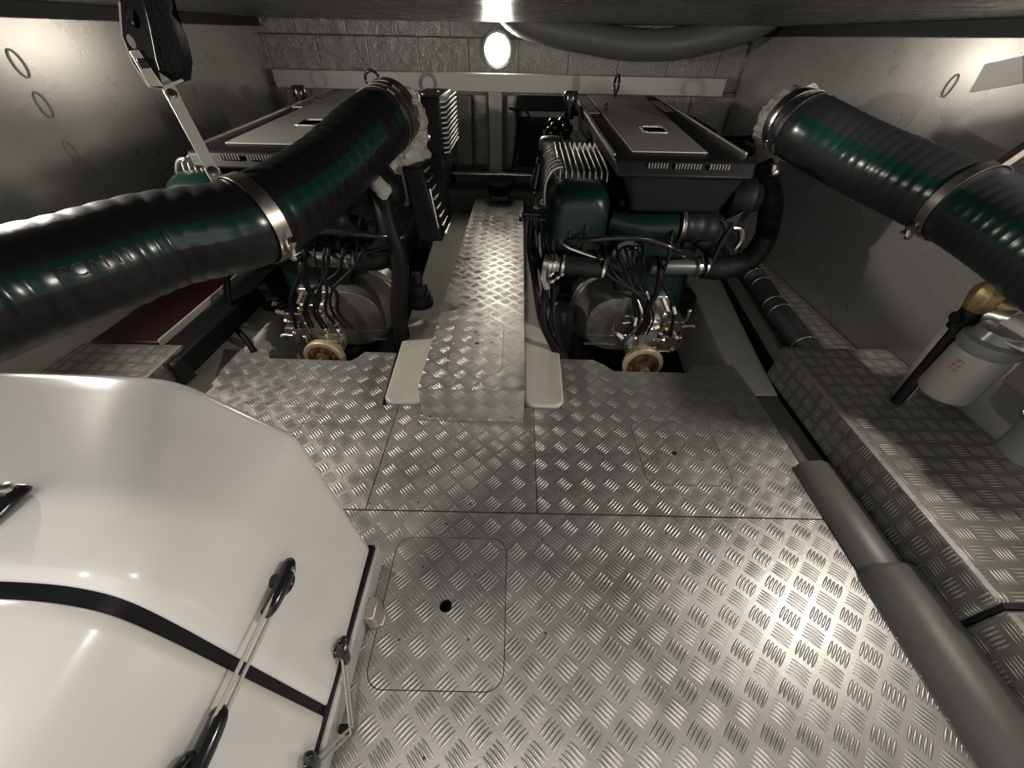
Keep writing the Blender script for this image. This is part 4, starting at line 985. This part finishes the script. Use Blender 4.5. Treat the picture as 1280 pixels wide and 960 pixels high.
for r_i in range(3):
    for k in range(6):
        a = a_c + k * .055
        z = ct.z - .022 - r_i * .011
        o_ = V((cx, cy, z)); p0 = o_ + V((math.cos(a), math.sin(a), 0)) * (R_ + .0006); p1 = o_ + V((math.cos(a + .038), math.sin(a + .038), 0)) * (R_ + .0006)
        if (k + r_i) % 5 == 4: continue
        mbp.add([p0, p1, p1 + V((0, 0, .007)), p0 + V((0, 0, .007))], [(0, 1, 2, 3)])
link_mesh('red_print', mbp, M_LABELR, FC, flat=True)
FS = thing('fuel_filter', 'smaller dark-ringed filter at the right frame edge beside the white canister', 'filter', (cx + .02, cy - .17, .2))
fy = cy - .175; fz = Px(1262, 480, cx + .05).z
link_mesh('bowl', MB().lathe((cx + .05, fy, fz - .10), (0, 0, 1), [(0, .03), (.01, .05), (.10, .055), (.11, .05)], 30), M_CLOUD, FS, smooth=40)
link_mesh('port', MB().cyl((cx + .05, fy, fz + .02), (cx - .02, fy + .015, fz + .02), .022, 18).torus((cx - .02, fy + .015, fz + .02), (-1, .2, .2), .016, .005), M_STEEL, FS, smooth=50)
link_mesh('bowl_head', MB().lathe((cx + .05, fy, fz + .01), (0, 0, 1), [(0, .058), (.03, .058), (.04, .04), (max(.05, ct.z + .045 - fz - .012), .03)], 30), M_BLACK, FS, smooth=40)
# vertical pipes left of the canister
fp = thing('fuel_pipe', 'slanting pale pipe with black hose left of the white filter canister', 'pipe', (1.1, cy + .1, .12))
pA, pB_ = Px(1200, 400, 1.08), Px(1148, 470, 1.08)
link_mesh('pale_pipe', MB().cyl(V((1.08, pA.y, pA.z)), V((1.08, pB_.y, .121)), .020, 16).lathe(V((1.08, pA.y, pA.z)), (0, 0, 1), [(-.01, .026), (.02, .028), (.035, .018)], 8), M_GREYW, fp, smooth=50)
pA, pB_ = Px(1206, 408, 1.05), Px(1160, 470, 1.05)
link_mesh('black_hose', MB().cyl(V((1.04, pA.y, pA.z)), V((1.04, pA.y - .01, .125)), .014, 16), M_RUBBER, fp, smooth=50)
link_mesh('elbow', MB().tube(cr([V((1.04, pA.y, pA.z)), V((1.045, pA.y - .01, pA.z + .04)), V((1.06, pA.y - .06, pA.z + .055))], 6), .019, 16), M_ALU, fp, smooth=50)

# ============================================================ LIGHT
def area(name, loc, target, size, power, col, shape='DISK'):
    l = bpy.data.lights.new(name, 'AREA'); l.shape = shape; l.size = size; l.energy = power; l.color = col
    o = bpy.data.objects.new(name, l); C.objects.link(o); o.location = loc
    o.rotation_euler = (V(target) - V(loc)).to_track_quat('-Z', 'Y').to_euler(); return o
area('lamp_cabin', (-.1, -.30, 2.3), (-.1, .1, 0),  .12, 6, (1, .94, .86))
area('lamp_ceiling_right', (1.165, .55, .84), (.0, 1.25, .60), .08, 6, (1, .93, .83))
area('lamp_ceiling_left', (-1.30, 1.0, .83), (.0, 1.1, .90), .05, 9, (1, .93, .83))
w = bpy.data.worlds.new('w'); bpy.context.scene.world = w; w.use_nodes = True
w.node_tree.nodes['Background'].inputs[0].default_value = (1, .98, .95, 1); w.node_tree.nodes['Background'].inputs[1].default_value = .85

cd = bpy.data.cameras.new('camera'); co = bpy.data.objects.new('camera', cd); C.objects.link(co)
cd.sensor_fit = 'HORIZONTAL'; cd.sensor_width = 36; cd.lens = 36 * F_PX / 1280; cd.clip_start = .01; cd.clip_end = 50
m3 = Matrix((RT, UP, -FW)).transposed(); co.matrix_world = Matrix.Translation(EYE) @ m3.to_4x4()
sc = bpy.context.scene; sc.camera = co
sc.view_settings.view_transform = 'Standard'; sc.view_settings.look = 'None'; sc.view_settings.gamma = 1; sc.view_settings.use_curve_mapping = False
sc.view_settings.exposure = 0.45
